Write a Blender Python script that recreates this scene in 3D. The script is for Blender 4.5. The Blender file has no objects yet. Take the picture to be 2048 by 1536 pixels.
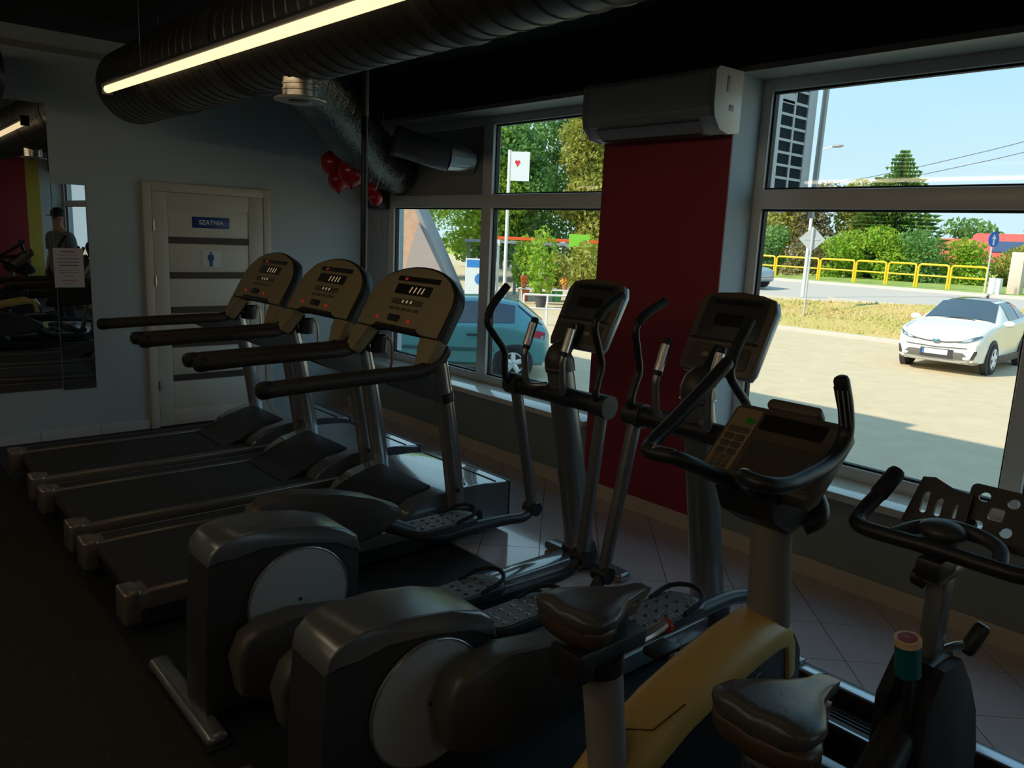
import bpy, bmesh, math, random
from mathutils import Vector, Matrix
random.seed(7)
sc = bpy.context.scene
COL = sc.collection
PI = math.pi
# ---------------------------------------------------------------- camera
def _cam():
    yaw, pitch, roll, f = 0.844293, 0.187068, 0.044946, 1557.25
    fw = Vector((-math.sin(yaw)*math.cos(pitch), math.cos(yaw)*math.cos(pitch), -math.sin(pitch)))
    r = fw.cross(Vector((0, 0, 1))).normalized(); u = r.cross(fw)
    c, s = math.cos(roll), math.sin(roll)
    R, U = c*r+s*u, -s*r+c*u
    d = bpy.data.cameras.new('camera'); o = bpy.data.objects.new('camera', d); COL.objects.link(o)
    m = Matrix((R, U, -fw)).transposed().to_4x4(); m.translation = Vector((0, 0, 1.7)); o.matrix_world = m
    d.sensor_fit = 'HORIZONTAL'; d.sensor_width = 36; d.lens = f/2048*36; d.clip_start = .02; d.clip_end = 500
    sc.camera = o
_cam()
# ---------------------------------------------------------------- world, sun, exposure
sc.view_settings.view_transform = 'Standard'; sc.view_settings.look = 'None'
sc.view_settings.exposure = 0.45; sc.view_settings.gamma = 1.0; sc.view_settings.use_curve_mapping = False
def _world():
    w = bpy.data.worlds.new('sky'); sc.world = w; w.use_nodes = True
    n = w.node_tree.nodes; l = w.node_tree.links; n.clear()
    tc = n.new('ShaderNodeTexCoord'); sep = n.new('ShaderNodeSeparateXYZ'); l.new(tc.outputs['Generated'], sep.inputs[0])
    ramp = n.new('ShaderNodeValToRGB'); e = ramp.color_ramp.elements
    e[0].position = 0.0; e[0].color = (.74, .93, 1.0, 1)
    e[1].position = 0.30; e[1].color = (.38, .76, 1.0, 1)
    x = ramp.color_ramp.elements.new(.9); x.color = (.30, .58, .95, 1)
    l.new(sep.outputs['Z'], ramp.inputs[0])
    mp = n.new('ShaderNodeMapping'); mp.inputs['Scale'].default_value = (1.2, 1.2, 5.0); l.new(tc.outputs['Generated'], mp.inputs[0])
    nz = n.new('ShaderNodeTexNoise'); nz.inputs['Scale'].default_value = 2.2; nz.inputs['Detail'].default_value = 6; l.new(mp.outputs[0], nz.inputs['Vector'])
    cr = n.new('ShaderNodeValToRGB'); cr.color_ramp.elements[0].position = .42; cr.color_ramp.elements[1].position = .75
    cr.color_ramp.elements[0].color = (0, 0, 0, 1); cr.color_ramp.elements[1].color = (.7, .7, .7, 1); l.new(nz.outputs['Fac'], cr.inputs[0])
    mx = n.new('ShaderNodeMix'); mx.data_type = 'RGBA'; l.new(cr.outputs[0], mx.inputs[0]); l.new(ramp.outputs[0], mx.inputs[6]); mx.inputs[7].default_value = (.66, .90, 1.0, 1)
    bg = n.new('ShaderNodeBackground'); bg.inputs['Strength'].default_value = 0.80
    out = n.new('ShaderNodeOutputWorld'); l.new(mx.outputs[2], bg.inputs[0]); l.new(bg.outputs[0], out.inputs[0])
_world()
def _sun():
    d = bpy.data.lights.new('sun', 'SUN'); d.energy = 4.5; d.angle = .01; d.color = (1.0, .91, .74)
    o = bpy.data.objects.new('sun', d); COL.objects.link(o)
    v = Vector((.28, .74, -.62))           # direction the light travels
    o.rotation_euler = v.to_track_quat('-Z', 'Y').to_euler()
_sun()
# ---------------------------------------------------------------- materials
MATS = {}
def mat(name, col, rough=.5, metal=0., spec=.5, noise=0., nscale=30., bump=0., bscale=200., emit=None, estr=0., coat=0., stretch=None, obj_coords=True):
    if name in MATS: return MATS[name]
    m = bpy.data.materials.new(name); m.use_nodes = True
    n = m.node_tree.nodes; l = m.node_tree.links
    b = n['Principled BSDF']
    b.inputs['Base Color'].default_value = (*col, 1); b.inputs['Roughness'].default_value = rough
    b.inputs['Metallic'].default_value = metal; b.inputs['Specular IOR Level'].default_value = spec
    b.inputs['Coat Weight'].default_value = coat
    if emit: b.inputs['Emission Color'].default_value = (*emit, 1); b.inputs['Emission Strength'].default_value = estr
    if noise or bump:
        tc = n.new('ShaderNodeTexCoord'); mp = n.new('ShaderNodeMapping'); l.new(tc.outputs['Object'], mp.inputs[0])
        if stretch: mp.inputs['Scale'].default_value = stretch
        if noise:
            t = n.new('ShaderNodeTexNoise'); t.inputs['Scale'].default_value = nscale; t.inputs['Detail'].default_value = 5
            l.new(mp.outputs[0], t.inputs['Vector'])
            mr = n.new('ShaderNodeMapRange'); mr.inputs[3].default_value = 1-noise; mr.inputs[4].default_value = 1+noise; l.new(t.outputs['Fac'], mr.inputs[0])
            hv = n.new('ShaderNodeHueSaturation'); hv.inputs['Color'].default_value = (*col, 1); l.new(mr.outputs[0], hv.inputs['Value']); l.new(hv.outputs[0], b.inputs['Base Color'])
        if bump:
            t2 = n.new('ShaderNodeTexNoise'); t2.inputs['Scale'].default_value = bscale; t2.inputs['Detail'].default_value = 3; l.new(mp.outputs[0], t2.inputs['Vector'])
            bp = n.new('ShaderNodeBump'); bp.inputs['Strength'].default_value = bump; bp.inputs['Distance'].default_value = .01; l.new(t2.outputs['Fac'], bp.inputs['Height']); l.new(bp.outputs[0], b.inputs['Normal'])
    MATS[name] = m; return m
def mat2(name, c1, c2, scale=8., rough=.6, detail=6., lo=.4, hi=.6, bump=0., stretch=None, tex='NOISE'):
    if name in MATS: return MATS[name]
    m = mat(name, c1, rough); n = m.node_tree.nodes; l = m.node_tree.links; b = n['Principled BSDF']
    tc = n.new('ShaderNodeTexCoord'); mp = n.new('ShaderNodeMapping'); l.new(tc.outputs['Object'], mp.inputs[0])
    if stretch: mp.inputs['Scale'].default_value = stretch
    t = n.new('ShaderNodeTexNoise'); t.inputs['Scale'].default_value = scale; t.inputs['Detail'].default_value = detail; l.new(mp.outputs[0], t.inputs['Vector'])
    r = n.new('ShaderNodeValToRGB'); r.color_ramp.elements[0].position = lo; r.color_ramp.elements[1].position = hi
    r.color_ramp.elements[0].color = (*c1, 1); r.color_ramp.elements[1].color = (*c2, 1); l.new(t.outputs['Fac'], r.inputs[0]); l.new(r.outputs[0], b.inputs['Base Color'])
    if bump:
        bp = n.new('ShaderNodeBump'); bp.inputs['Strength'].default_value = bump; bp.inputs['Distance'].default_value = .02; l.new(t.outputs['Fac'], bp.inputs['Height']); l.new(bp.outputs[0], b.inputs['Normal'])
    return m
def glassmat(name, tint=(1, 1, 1), refl=.06):
    if name in MATS: return MATS[name]
    m = bpy.data.materials.new(name); m.use_nodes = True; n = m.node_tree.nodes; l = m.node_tree.links; n.clear()
    tr = n.new('ShaderNodeBsdfTransparent'); tr.inputs[0].default_value = (*tint, 1)
    gl = n.new('ShaderNodeBsdfGlossy'); gl.inputs['Roughness'].default_value = .02
    lw = n.new('ShaderNodeLayerWeight'); lw.inputs[0].default_value = .5
    pw = n.new('ShaderNodeMath'); pw.operation = 'POWER'; pw.inputs[1].default_value = 5; l.new(lw.outputs['Facing'], pw.inputs[0])
    fr = n.new('ShaderNodeMath'); fr.operation = 'MULTIPLY_ADD'; fr.inputs[1].default_value = .5; fr.inputs[2].default_value = refl*.4; l.new(pw.outputs[0], fr.inputs[0])
    mx = n.new('ShaderNodeMixShader'); l.new(fr.outputs[0], mx.inputs[0]); l.new(tr.outputs[0], mx.inputs[1]); l.new(gl.outputs[0], mx.inputs[2])
    o = n.new('ShaderNodeOutputMaterial'); l.new(mx.outputs[0], o.inputs[0]); MATS[name] = m; return m
def leafmat(name, c1, c2):
    if name in MATS: return MATS[name]
    m = mat2(name, c1, c2, 1.4, .7, 4, .35, .65); b = m.node_tree.nodes['Principled BSDF']
    l = m.node_tree.links; n = m.node_tree.nodes
    tl = n.new('ShaderNodeBsdfTranslucent'); src = b.inputs['Base Color'].links[0].from_socket; l.new(src, tl.inputs[0])
    mx = n.new('ShaderNodeMixShader'); mx.inputs[0].default_value = .45; l.new(b.outputs[0], mx.inputs[1]); l.new(tl.outputs[0], mx.inputs[2])
    l.new(mx.outputs[0], n['Material Output'].inputs[0]); return m

m_black = mat('black_plastic', (.018, .019, .021), .42)
m_blackrub = mat('black_rubber', (.010, .010, .011), .7, noise=.2, nscale=90)
m_charcoal = mat('charcoal_plastic', (.038, .042, .045), .4)
m_grip = mat('brown_black_grip', (.055, .042, .030), .45, noise=.2, nscale=60)
m_silver = mat('silver_paint', (.40, .41, .425), .26, .75)
m_greymet = mat('grey_metallic', (.24, .25, .26), .27, .6)
m_bronze = mat('anodised_rail', (.36, .31, .27), .3, .75, noise=.1, nscale=20, stretch=(1, .1, 1))
m_chrome = mat('chrome', (.80, .78, .75), .28, .8)
m_greypl = mat('grey_plastic', (.10, .105, .11), .42)
m_bluegrey = mat('blue_grey_plastic', (.10, .115, .13), .2, 0, .9, coat=1.)
m_discgrey = mat('disc_grey', (.40, .43, .46), .42)
m_tan = mat('console_tan', (.34, .275, .155), .5, noise=.12, nscale=25)
m_tandark = mat('console_brown', (.12, .10, .075), .4)
m_dispdark = mat('display_dark', (.014, .012, .010), .2)
m_red = mat('red_button', (.55, .02, .02), .4, emit=(1, .05, .05), estr=.12)
m_led = mat('led_digit', (.5, .4, .25), .5, emit=(1, .75, .4), estr=.22)
m_yellow = mat('yellow_paint', (.66, .43, .13), .34, noise=.08, nscale=12)
m_warmgrey = mat('warm_grey_plastic', (.22, .21, .185), .4)
m_belt = mat('running_belt', (.035, .034, .032), .62, noise=.2, nscale=120)
m_saddle = mat('saddle_vinyl', (.075, .072, .07), .28, bump=.1, bscale=300)
m_saddleglow = mat('saddle_painted_glow', (.075, .048, .028), .4)  # warm lamplight on the saddle flanks, painted in as brown
# ---------------------------------------------------------------- mesh helpers
class MB:
    def __init__(s): s.bm = bmesh.new()
    def _add(s, vs, fs):
        v = [s.bm.verts.new(p) for p in vs]
        out = []
        for f in fs:
            try: out.append(s.bm.faces.new([v[i] for i in f]))
            except ValueError: pass
        return v, out
    def box(s, x0, x1, y0, y1, z0, z1, bev=0., seg=2):
        v, f = s._add([(x0,y0,z0),(x1,y0,z0),(x1,y1,z0),(x0,y1,z0),(x0,y0,z1),(x1,y0,z1),(x1,y1,z1),(x0,y1,z1)],
               [(0,3,2,1),(4,5,6,7),(0,1,5,4),(1,2,6,5),(2,3,7,6),(3,0,4,7)])
        if bev: s._bev(v, bev, seg)
        return s
    def _bev(s, v, w, seg=2):
        es = {e for q in v for e in q.link_edges}
        bmesh.ops.bevel(s.bm, geom=list(es), offset=w, segments=seg, profile=.5, affect='EDGES', clamp_overlap=True)
    def prism(s, poly, fn, a, b, bev=0., seg=2):
        """poly in (p,q); fn(p,q,t)->xyz; extruded t from a to b"""
        n = len(poly)
        vs = [fn(p, q, a) for p, q in poly]+[fn(p, q, b) for p, q in poly]
        fs = [tuple(range(n))[::-1], tuple(range(n, 2*n))]+[(i, (i+1) % n, n+(i+1) % n, n+i) for i in range(n)]
        v, f = s._add(vs, fs)
        if bev:
            es = [e for fc in f[:2] for e in fc.edges]
            bmesh.ops.bevel(s.bm, geom=list(set(es)), offset=bev, segments=seg, profile=.5, affect='EDGES', clamp_overlap=True)
        return s
    def yz(s, poly, x0, x1, bev=0., seg=2): return s.prism(poly, lambda p, q, t: (t, p, q), x0, x1, bev, seg)
    def xz(s, poly, y0, y1, bev=0., seg=2): return s.prism(poly, lambda p, q, t: (p, t, q), y0, y1, bev, seg)
    def xy(s, poly, z0, z1, bev=0., seg=2): return s.prism(poly, lambda p, q, t: (p, q, t), z0, z1, bev, seg)
    def rings(s, rs, cap=True, closed=False):
        n = len(rs[0]); vs = [p for r in rs for p in r]; fs = []
        m = len(rs)
        for i in range(m if closed else m-1):
            a, b = i*n, ((i+1) % m)*n
            fs += [(a+j, a+(j+1) % n, b+(j+1) % n, b+j) for j in range(n)]
        if cap and not closed: fs += [tuple(range(n))[::-1], tuple(range((m-1)*n, m*n))]
        s._add(vs, fs); return s
    def tube(s, pts, r, n=12, sm=0, closed=False, sx=1., roundcap=False):
        pts = [Vector(p) for p in pts]
        rr = list(r) if isinstance(r, (list, tuple)) else [r]*len(pts)
        if sm:
            P, Q = [], []
            m = len(pts)
            for i in range(m if closed else m-1):
                p0 = pts[(i-1) % m] if closed or i > 0 else pts[0]*2-pts[1]
                p1, p2 = pts[i], pts[(i+1) % m]
                p3 = pts[(i+2) % m] if closed or i+2 < m else pts[-1]*2-pts[-2]
                for k in range(sm):
                    t = k/sm
                    P.append(.5*((2*p1)+(p2-p0)*t+(2*p0-5*p1+4*p2-p3)*t*t+(3*p1-p0-3*p2+p3)*t**3)); Q.append(rr[i]*(1-t)+rr[(i+1) % m]*t)
            if not closed: P.append(pts[-1]); Q.append(rr[-1])
            pts, rr = P, Q
        if roundcap and not closed:
            d0 = (pts[0]-pts[1]).normalized(); d1 = (pts[-1]-pts[-2]).normalized(); a, b = rr[0], rr[-1]
            pts = [pts[0]+d0*a*.6, pts[0]+d0*a*.4]+pts+[pts[-1]+d1*b*.4, pts[-1]+d1*b*.6]; rr = [a*.5, a*.85]+rr+[b*.85, b*.5]
        m = len(pts); nrm = None; rs = []
        for i in range(m):
            if closed: t = (pts[(i+1) % m]-pts[i-1]).normalized()
            else: t = (pts[min(i+1, m-1)]-pts[max(i-1, 0)]).normalized()
            if nrm is None:
                ref = Vector((1, 0, 0)) if abs(t.x) < .9 else Vector((0, 0, 1))
                nrm = (ref-t*ref.dot(t)).normalized()
            else: nrm = (nrm-t*nrm.dot(t)).normalized()
            bn = t.cross(nrm)
            rs.append([pts[i]+(nrm*math.cos(2*PI*k/n)*sx+bn*math.sin(2*PI*k/n))*rr[i] for k in range(n)])
        return s.rings(rs, True, closed)
    def lathe(s, prof, M=Matrix(), n=24):
        rs = [[M @ Vector((r*math.cos(2*PI*k/n), r*math.sin(2*PI*k/n), z)) for k in range(n)] for r, z in prof]
        return s.rings(rs)
    def ell(s, c, r, M=None, nu=16, nv=10):
        rs = []
        for j in range(nv+1):
            a = -PI/2+PI*(j+.0)/nv; a = max(-PI/2+.05, min(PI/2-.05, a))
            ring = []
            for k in range(nu):
                v = Vector((r[0]*math.cos(a)*math.cos(2*PI*k/nu), r[1]*math.cos(a)*math.sin(2*PI*k/nu), r[2]*math.sin(a)))
                if M: v = M @ v
                ring.append(v+Vector(c))
            rs.append(ring)
        return s.rings(rs)
    def quad(s, a, b, c, d): s._add([a, b, c, d], [(0, 1, 2, 3)]); return s
ORG = [Vector((0, 0, 0))]
def mesh_of(mb, name, m, smooth=35, org=None):
    o = ORG[0] if org is None else Vector(org)
    bmesh.ops.recalc_face_normals(mb.bm, faces=mb.bm.faces)
    for v in mb.bm.verts: v.co -= o
    me = bpy.data.meshes.new(name); mb.bm.to_mesh(me); mb.bm.free()
    me.materials.append(m)
    if smooth:
        me.shade_smooth(); me.set_sharp_from_angle(angle=math.radians(smooth))
    return me
def link(name, me, parent=None):
    o = bpy.data.objects.new(name, me); COL.objects.link(o)
    if parent: o.parent = parent
    return o
def part(name, mb, m, parent, smooth=35, label=None):
    o = link(name, mesh_of(mb, name, m, smooth), parent)
    if label: o['label'] = label
    return o
def tag(o, label, cat, group=None, kind=None):
    o['label'] = label; o['category'] = cat
    if group: o['group'] = group
    if kind: o['kind'] = kind
    return o
def thing(name, label, cat, loc=(0, 0, 0), group=None, rz=0):
    o = bpy.data.objects.new(name, None); COL.objects.link(o); o.location = loc; o.rotation_euler = (0, 0, rz)
    o.empty_display_size = .1
    ORG[0] = Vector(loc) if not rz else Vector((0, 0, 0))
    return tag(o, label, cat, group)
def solo(name, mb, m, label, cat, group=None, smooth=35, org=None):
    """a thing that is one mesh; origin at the given base point"""
    org = Vector(org) if org is not None else Vector((0, 0, 0))
    o = link(name, mesh_of(mb, name, m, smooth, org)); o.location = org
    return tag(o, label, cat, group)
def struct(name, mb, m, smooth=0, parent=None, label=None):
    o = link(name, mesh_of(mb, name, m, smooth, (0, 0, 0)), parent)
    if parent is None: o['kind'] = 'structure'
    if label: o['label'] = label
    return o
def copy_tree(o, parent=None):
    c = o.copy(); COL.objects.link(c); c.parent = parent
    for ch in o.children: copy_tree(ch, c)
    return c
def rrect(w, h, r, n=4, cx=0, cy=0):
    out = []
    for (sx, sy, a0) in ((1, 1, 0), (-1, 1, 90), (-1, -1, 180), (1, -1, 270)):
        for k in range(n+1):
            a = math.radians(a0+90*k/n); out.append((cx+sx*(w/2-r)+r*math.cos(a), cy+sy*(h/2-r)+r*math.sin(a)))
    return out
def arc(cx, cy, r, a0, a1, n): return [(cx+r*math.cos(math.radians(a0+(a1-a0)*k/n)), cy+r*math.sin(math.radians(a0+(a1-a0)*k/n))) for k in range(n+1)]
def plate_fn(O, U, V):
    O, U, V = Vector(O), Vector(U).normalized(), Vector(V).normalized(); N = U.cross(V)
    return lambda p, q, t: O+U*p+V*q+N*t
def text_mesh(txt, size, m, name, M, extrude=.001, parent=None, bold=False):
    c = bpy.data.curves.new(name, 'FONT'); c.body = txt; c.size = size; c.align_x = 'CENTER'; c.align_y = 'CENTER'; c.extrude = extrude
    if bold: c.offset = size*.02
    t = bpy.data.objects.new(name, c); COL.objects.link(t)
    dg = bpy.context.evaluated_depsgraph_get(); me = bpy.data.meshes.new_from_object(t.evaluated_get(dg))
    bpy.data.objects.remove(t); bpy.data.curves.remove(c)
    me.transform(Matrix.Translation(-ORG[0]) @ M); me.materials.clear(); me.materials.append(m); me.name = name
    return link(name, me, parent)
def holed(name, outer, holes, depth, m, M, parent=None, bev=0.):
    """flat plate with real holes: filled 2D curve, converted to a mesh"""
    c = bpy.data.curves.new(name, 'CURVE'); c.dimensions = '2D'; c.fill_mode = 'BOTH'; c.extrude = depth/2; c.bevel_depth = bev
    for loop in [outer]+holes:
        s = c.splines.new('POLY'); s.points.add(len(loop)-1)
        for p, (x, y) in zip(s.points, loop): p.co = (x, y, 0, 1)
        s.use_cyclic_u = True
    t = bpy.data.objects.new(name, c); COL.objects.link(t)
    dg = bpy.context.evaluated_depsgraph_get(); me = bpy.data.meshes.new_from_object(t.evaluated_get(dg))
    bpy.data.objects.remove(t); bpy.data.curves.remove(c)
    me.transform(Matrix.Translation(-ORG[0]) @ M); me.materials.clear(); me.materials.append(m); me.name = name
    return link(name, me, parent)
def frame_M(O, U, V):
    U, V = Vector(U).normalized(), Vector(V).normalized(); N = U.cross(V)
    m = Matrix((U, V, N)).transposed().to_4x4(); m.translation = Vector(O); return m
def xcyl(mb, c, r, x0, x1, n=24, bev=.006):
    """cylinder along x"""
    M = frame_M((0, c[0], c[1]), (0, 1, 0), (0, 0, 1))
    return mb.lathe([(r-bev, x0), (r, x0+bev), (r, x1-bev), (r-bev, x1)], M, n)
# ================================================================ STRUCTURE
m_wall = mat('wall_grey_paint', (.46, .52, .55), .7, noise=.05, nscale=3, bump=.08, bscale=60)
m_wallgreen = mat('wall_below_window', (.26, .285, .26), .65, noise=.06, nscale=4)
m_redwall = mat('red_paint', (.31, .024, .038), .55, noise=.05, nscale=4)
m_blackwall = mat('black_ceiling_paint', (.035, .040, .046), .8)
m_pvc = mat('white_pvc', (.78, .765, .73), .3)
m_gasket = mat('black_gasket', (.01, .01, .01), .6)
m_sill = mat2('stone_sill', (.82, .77, .65), (.70, .65, .54), 30, .2, 6, .35, .7)
m_sill.node_tree.nodes['Principled BSDF'].inputs['Coat Weight'].default_value = .8
m_skirt = mat('cream_skirting', (.62, .52, .39), .4, noise=.1, nscale=9)
m_skirt2 = mat('pale_skirting_tile', (.60, .62, .62), .35, noise=.05, nscale=9)
m_rubber = mat2('rubber_floor_specks', (.028, .020, .012), (.055, .040, .026), 55, .75, 2, .55, .72)
m_mat = mat('black_rubber_mat', (.014, .016, .018), .6, noise=.25, nscale=200)
m_tile = mat('floor_tile', (.56, .47, .45), .13, spec=.8, coat=.5, noise=.07, nscale=7, bump=.02, bscale=40)
m_grout = mat('grout', (.10, .085, .08), .8)
m_glass = glassmat('window_glass', (.97, .985, .98))
m_panel = mat('grey_panel', (.34, .33, .31), .5)
m_duct = mat('galvanised_duct', (.11, .108, .10), .42, .85, noise=.12, nscale=14)
m_foil = mat('crinkled_foil', (.11, .112, .112), .26, .9, bump=.9, bscale=45)
m_mirror = mat('mirror', (.62, .64, .64), .0, 1.)
m_white = mat('white_plastic', (.72, .72, .70), .4)
m_ext = mat('exterior_render', (.55, .54, .52), .8)

struct('floor', MB().box(-6.8, 6, -4, 3.78, -.06, 0), m_rubber)
FLOOR = bpy.data.objects['floor']
part('rubber_mat', MB().box(-6.6, 1.4, .80, 2.5, 0, .007), m_mat, None)
o = bpy.data.objects['rubber_mat']; tag(o, 'long black rubber mat lying under the row of machines', 'mat')
struct('grout_bed', MB().box(-6.68, 3, 2.5, 3.78, 0, .004), m_grout, parent=FLOOR)
def clip(poly, ax, c, sgn):
    out = []
    for i in range(len(poly)):
        a, b = poly[i-1], poly[i]
        ia, ib = (a[ax]-c)*sgn >= 0, (b[ax]-c)*sgn >= 0
        if ia != ib:
            t = (c-a[ax])/(b[ax]-a[ax]); out.append((a[0]+(b[0]-a[0])*t, a[1]+(b[1]-a[1])*t))
        if ib: out.append(b)
    return out
def tiles():
    S = .33; g = .004; c = math.cos(PI/4)
    px, py = -1.52, 3.32                      # a joint crossing measured on the floor
    for i in range(-30, 31):
        for j in range(-30, 31):
            cx, cy = px+(i+.5)*S*c-(j+.5)*S*c, py+(i+.5)*S*c+(j+.5)*S*c
            if cy < 2.2 or cy > 4.05 or cx < -6.9 or cx > 1.3: continue
            h = (S/2-g/2)*math.sqrt(2)
            poly = [(cx+h, cy), (cx, cy+h), (cx-h, cy), (cx, cy-h)]
            for a in ((0, -6.67, 1), (0, 1.2, -1), (1, 2.505, 1), (1, 3.762, -1)):
                poly = clip(poly, *a)
                if len(poly) < 3: break
            if len(poly) < 3: continue
            ar = abs(sum(poly[k-1][0]*poly[k][1]-poly[k][0]*poly[k-1][1] for k in range(len(poly))))/2
            if ar < .004: continue
            struct('tile', MB().xy(poly, .004, .010), m_tile, parent=FLOOR)
tiles()
struct('ceiling', MB().box(-6.83, 6, -4, 3.9, 3.0, 3.1), m_blackwall)
# back wall with the doorway
bw = struct('wall_back', MB().box(-6.83, -6.68, -4, 4.2, -.9, 3.02), m_wall)
struct('wall_left', MB().box(-6.83, 6, -4.15, -4, 0, 3.02), mat('charcoal_wall', (.06, .06, .06), .8))
struct('wall_right', MB().box(6, 6.15, -4, 4.2, 0, 3.02), m_wall)
struct('wall_window_lower', MB().box(-6.68, 6, 3.78, 4.2, -.9, .47), m_wallgreen)
struct('wall_window_lintel', MB().box(-6.68, 6, 3.78, 4.2, 2.64, 3.02), m_blackwall)
struct('trim_1', MB().box(-6.68, -3.47, 3.77, 4.2, 2.61, 2.64), m_panel)
struct('trim_2', MB().box(-2.54, 1.2, 3.77, 4.2, 2.61, 2.64), m_panel)
struct('trim_3', MB().box(2.1, 6, 3.77, 4.2, 2.61, 2.64), m_panel)
def pillar(n, x0, x1):
    p = struct(n, MB().box(x0, x1, 3.78, 4.2, .47, 2.64), m_wall)
    struct('red_facing', MB().box(x0, x1, 3.772, 3.782, .105, 2.64), m_redwall, parent=p, label='dark red painted pillar face')
pillar('wall_pillar', -3.47, -2.54); pillar('wall_pillar_far', 1.2, 2.1)
struct('wall_jamb', MB().box(-6.68, -6.38, 4.03, 4.2, .47, 2.64), mat('jamb_paint', (.45, .53, .58), .7))
struct('baseboard_window', MB().box(-6.66, 6, 3.762, 3.782, 0, .105, .004), m_skirt)
def back_skirting():
    r = struct('baseboard_back', MB().box(-6.682, -6.676, -3.9, 1.93, 0, .07), m_grout)
    y = -3.9
    while y < 1.93:
        y1 = min(y+.42 if y < 1.2 else y+.40, 1.935)
        struct('skirting_tile', MB().box(-6.68, -6.664, y+.002, y1-.002, 0, .073, .002), m_skirt2, parent=r); y = y1
back_skirting()
struct('trim_4', MB().box(-6.68, -6.655, -3.9, 2.25, 2.85, 2.89, .004), mat('conduit_grey', (.25, .25, .24), .5), label='pale cable duct along top of back wall')
# building body and roof outside the room (casts the shade on the paving)
struct('wall_wing', MB().box(-16, -6.84, -4, 4.2, -.9, 3.0), m_ext)
struct('roof', MB().box(-16, 9, -5, 4.3, 3.1, 5.55).box(-16, -7.6, -5, 4.3, 5.55, 5.9), m_ext)

def window(name, x0, x1, cols, opaque=None):
    w = bpy.data.objects.new(name, None); COL.objects.link(w); w['kind'] = 'structure'; w.location = ((x0+x1)/2, 4.06, .5); ORG[0] = Vector(w.location)
    zb, z1, z2, zt = .57, 1.915, 2.02, 2.55
    f = MB(); Y0, Y1 = 4.03, 4.10
    f.box(x0, cols[0][0], Y0, Y1, .5, 2.62, .004); f.box(cols[-1][1], x1, Y0, Y1, .5, 2.62, .004)
    f.box(cols[0][0], cols[-1][1], Y0, Y1, .5, zb, .004); f.box(cols[0][0], cols[-1][1], Y0, Y1, zt, 2.62, .004)
    part('window_frame', f, m_pvc, w)
    part('transom', MB().box(cols[0][0], cols[-1][1], Y0-.012, Y1, z1, z2, .006), m_pvc, w)
    for a, b in zip(cols, cols[1:]): part('mullion', MB().box(a[1], b[0], Y0-.01, Y1, zb, zt, .006), m_pvc, w)
    for i, (a, b) in enumerate(cols):
        for j, (c, d) in enumerate(((zb, z1), (z2, zt))):
            if opaque == (i, j):
                p = part('blanking_panel', MB().box(a, b, 4.05, 4.08, c, d), m_panel, w); continue
            g = MB(); t = .012
            for q in ((a, a+t, c, d), (b-t, b, c, d), (a+t, b-t, c, c+t), (a+t, b-t, d-t, d)): g.box(q[0], q[1], 4.05, 4.085, q[2], q[3])
            pn = part('pane', MB().box(a+.004, b-.004, 4.064, 4.070, c+.004, d-.004), m_glass, w, 0)
            part('gasket', g, m_gasket, pn, 0)
window('window_1', -6.38, -3.47, [(-6.29, -4.99), (-4.87, -3.55)], (0, 1))
window('window_2', -2.54, 1.2, [(-2.48, -1.09), (-1.0, .35), (.45, 1.13)])
window('window_3', 2.1, 6.0, [(2.17, 4.0), (4.1, 5.9)])
ORG[0] = Vector((0, 0, 0))
for i, (a, b) in enumerate(((-6.66, -3.47), (-2.54, 1.2), (2.1, 5.98))):
    struct('window_sill_%d' % (i+1), MB().box(a, b, 3.735, 4.035, .465, .505, .006), m_sill, 35)
# ---------------------------------------------------------------- door
def door():
    d = bpy.data.objects.new('door_1', None); COL.objects.link(d); d['kind'] = 'structure'; d.location = (-6.68, 2.465, 0); ORG[0] = Vector(d.location)
    d['label'] = 'white panelled door with dark inlaid strips beside the mirror'
    mw = mat('white_door', (.62, .57, .48), .45); mst = mat('wenge_strip', (.07, .042, .034), .5); mp = mat('white_door_panel', (.68, .63, .54), .45)
    part('door_frame', MB().box(-6.69, -6.645, 1.94, 2.005, 0, 2.0, .004).box(-6.69, -6.645, 2.93, 2.995, 0, 2.0, .004).box(-6.69, -6.645, 2.005, 2.93, 1.93, 2.0, .004), mw, d)
    lf = part('door_leaf', MB().box(-6.69, -6.662, 2.008, 2.927, .01, 1.928), mp, d)
    part('stile', MB().box(-6.67, -6.652, 2.008, 2.125, .01, 1.928, .003), mw, d); part('stile', MB().box(-6.67, -6.652, 2.795, 2.927, .01, 1.928, .003), mw, d)
    part('rail', MB().box(-6.67, -6.6525, 2.125, 2.795, 1.80, 1.928, .003), mw, d); part('rail', MB().box(-6.67, -6.6525, 2.125, 2.795, .01, .14, .003), mw, d)
    for z in (1.55, 1.265, .98, .695, .41): part('inlaid_strip', MB().box(-6.668, -6.656, 2.125, 2.795, z-.027, z+.027), mst, d)
    zs = [.14, .383, .437, .668, .722, .953, 1.007, 1.238, 1.292, 1.523, 1.577, 1.80]
    for a, b in zip(zs[::2], zs[1::2]): part('panel', MB().box(-6.668, -6.6585, 2.13, 2.79, a+.004, b-.004, .003), mp, d)
    mh = mat('brass_hinge', (.5, .45, .36), .3, .9)
    for z in (1.66, 1.22, .36): part('hinge', MB().tube([(-6.648, 2.012, z-.04), (-6.648, 2.012, z+.04)], .011, 10), mh, d)
    part('door_handle', MB().tube([(-6.65, 2.87, 1.0), (-6.61, 2.87, 1.0), (-6.61, 2.76, 1.0)], .009, 8), m_chrome, d)
    ORG[0] = Vector((0, 0, 0))
door()
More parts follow.
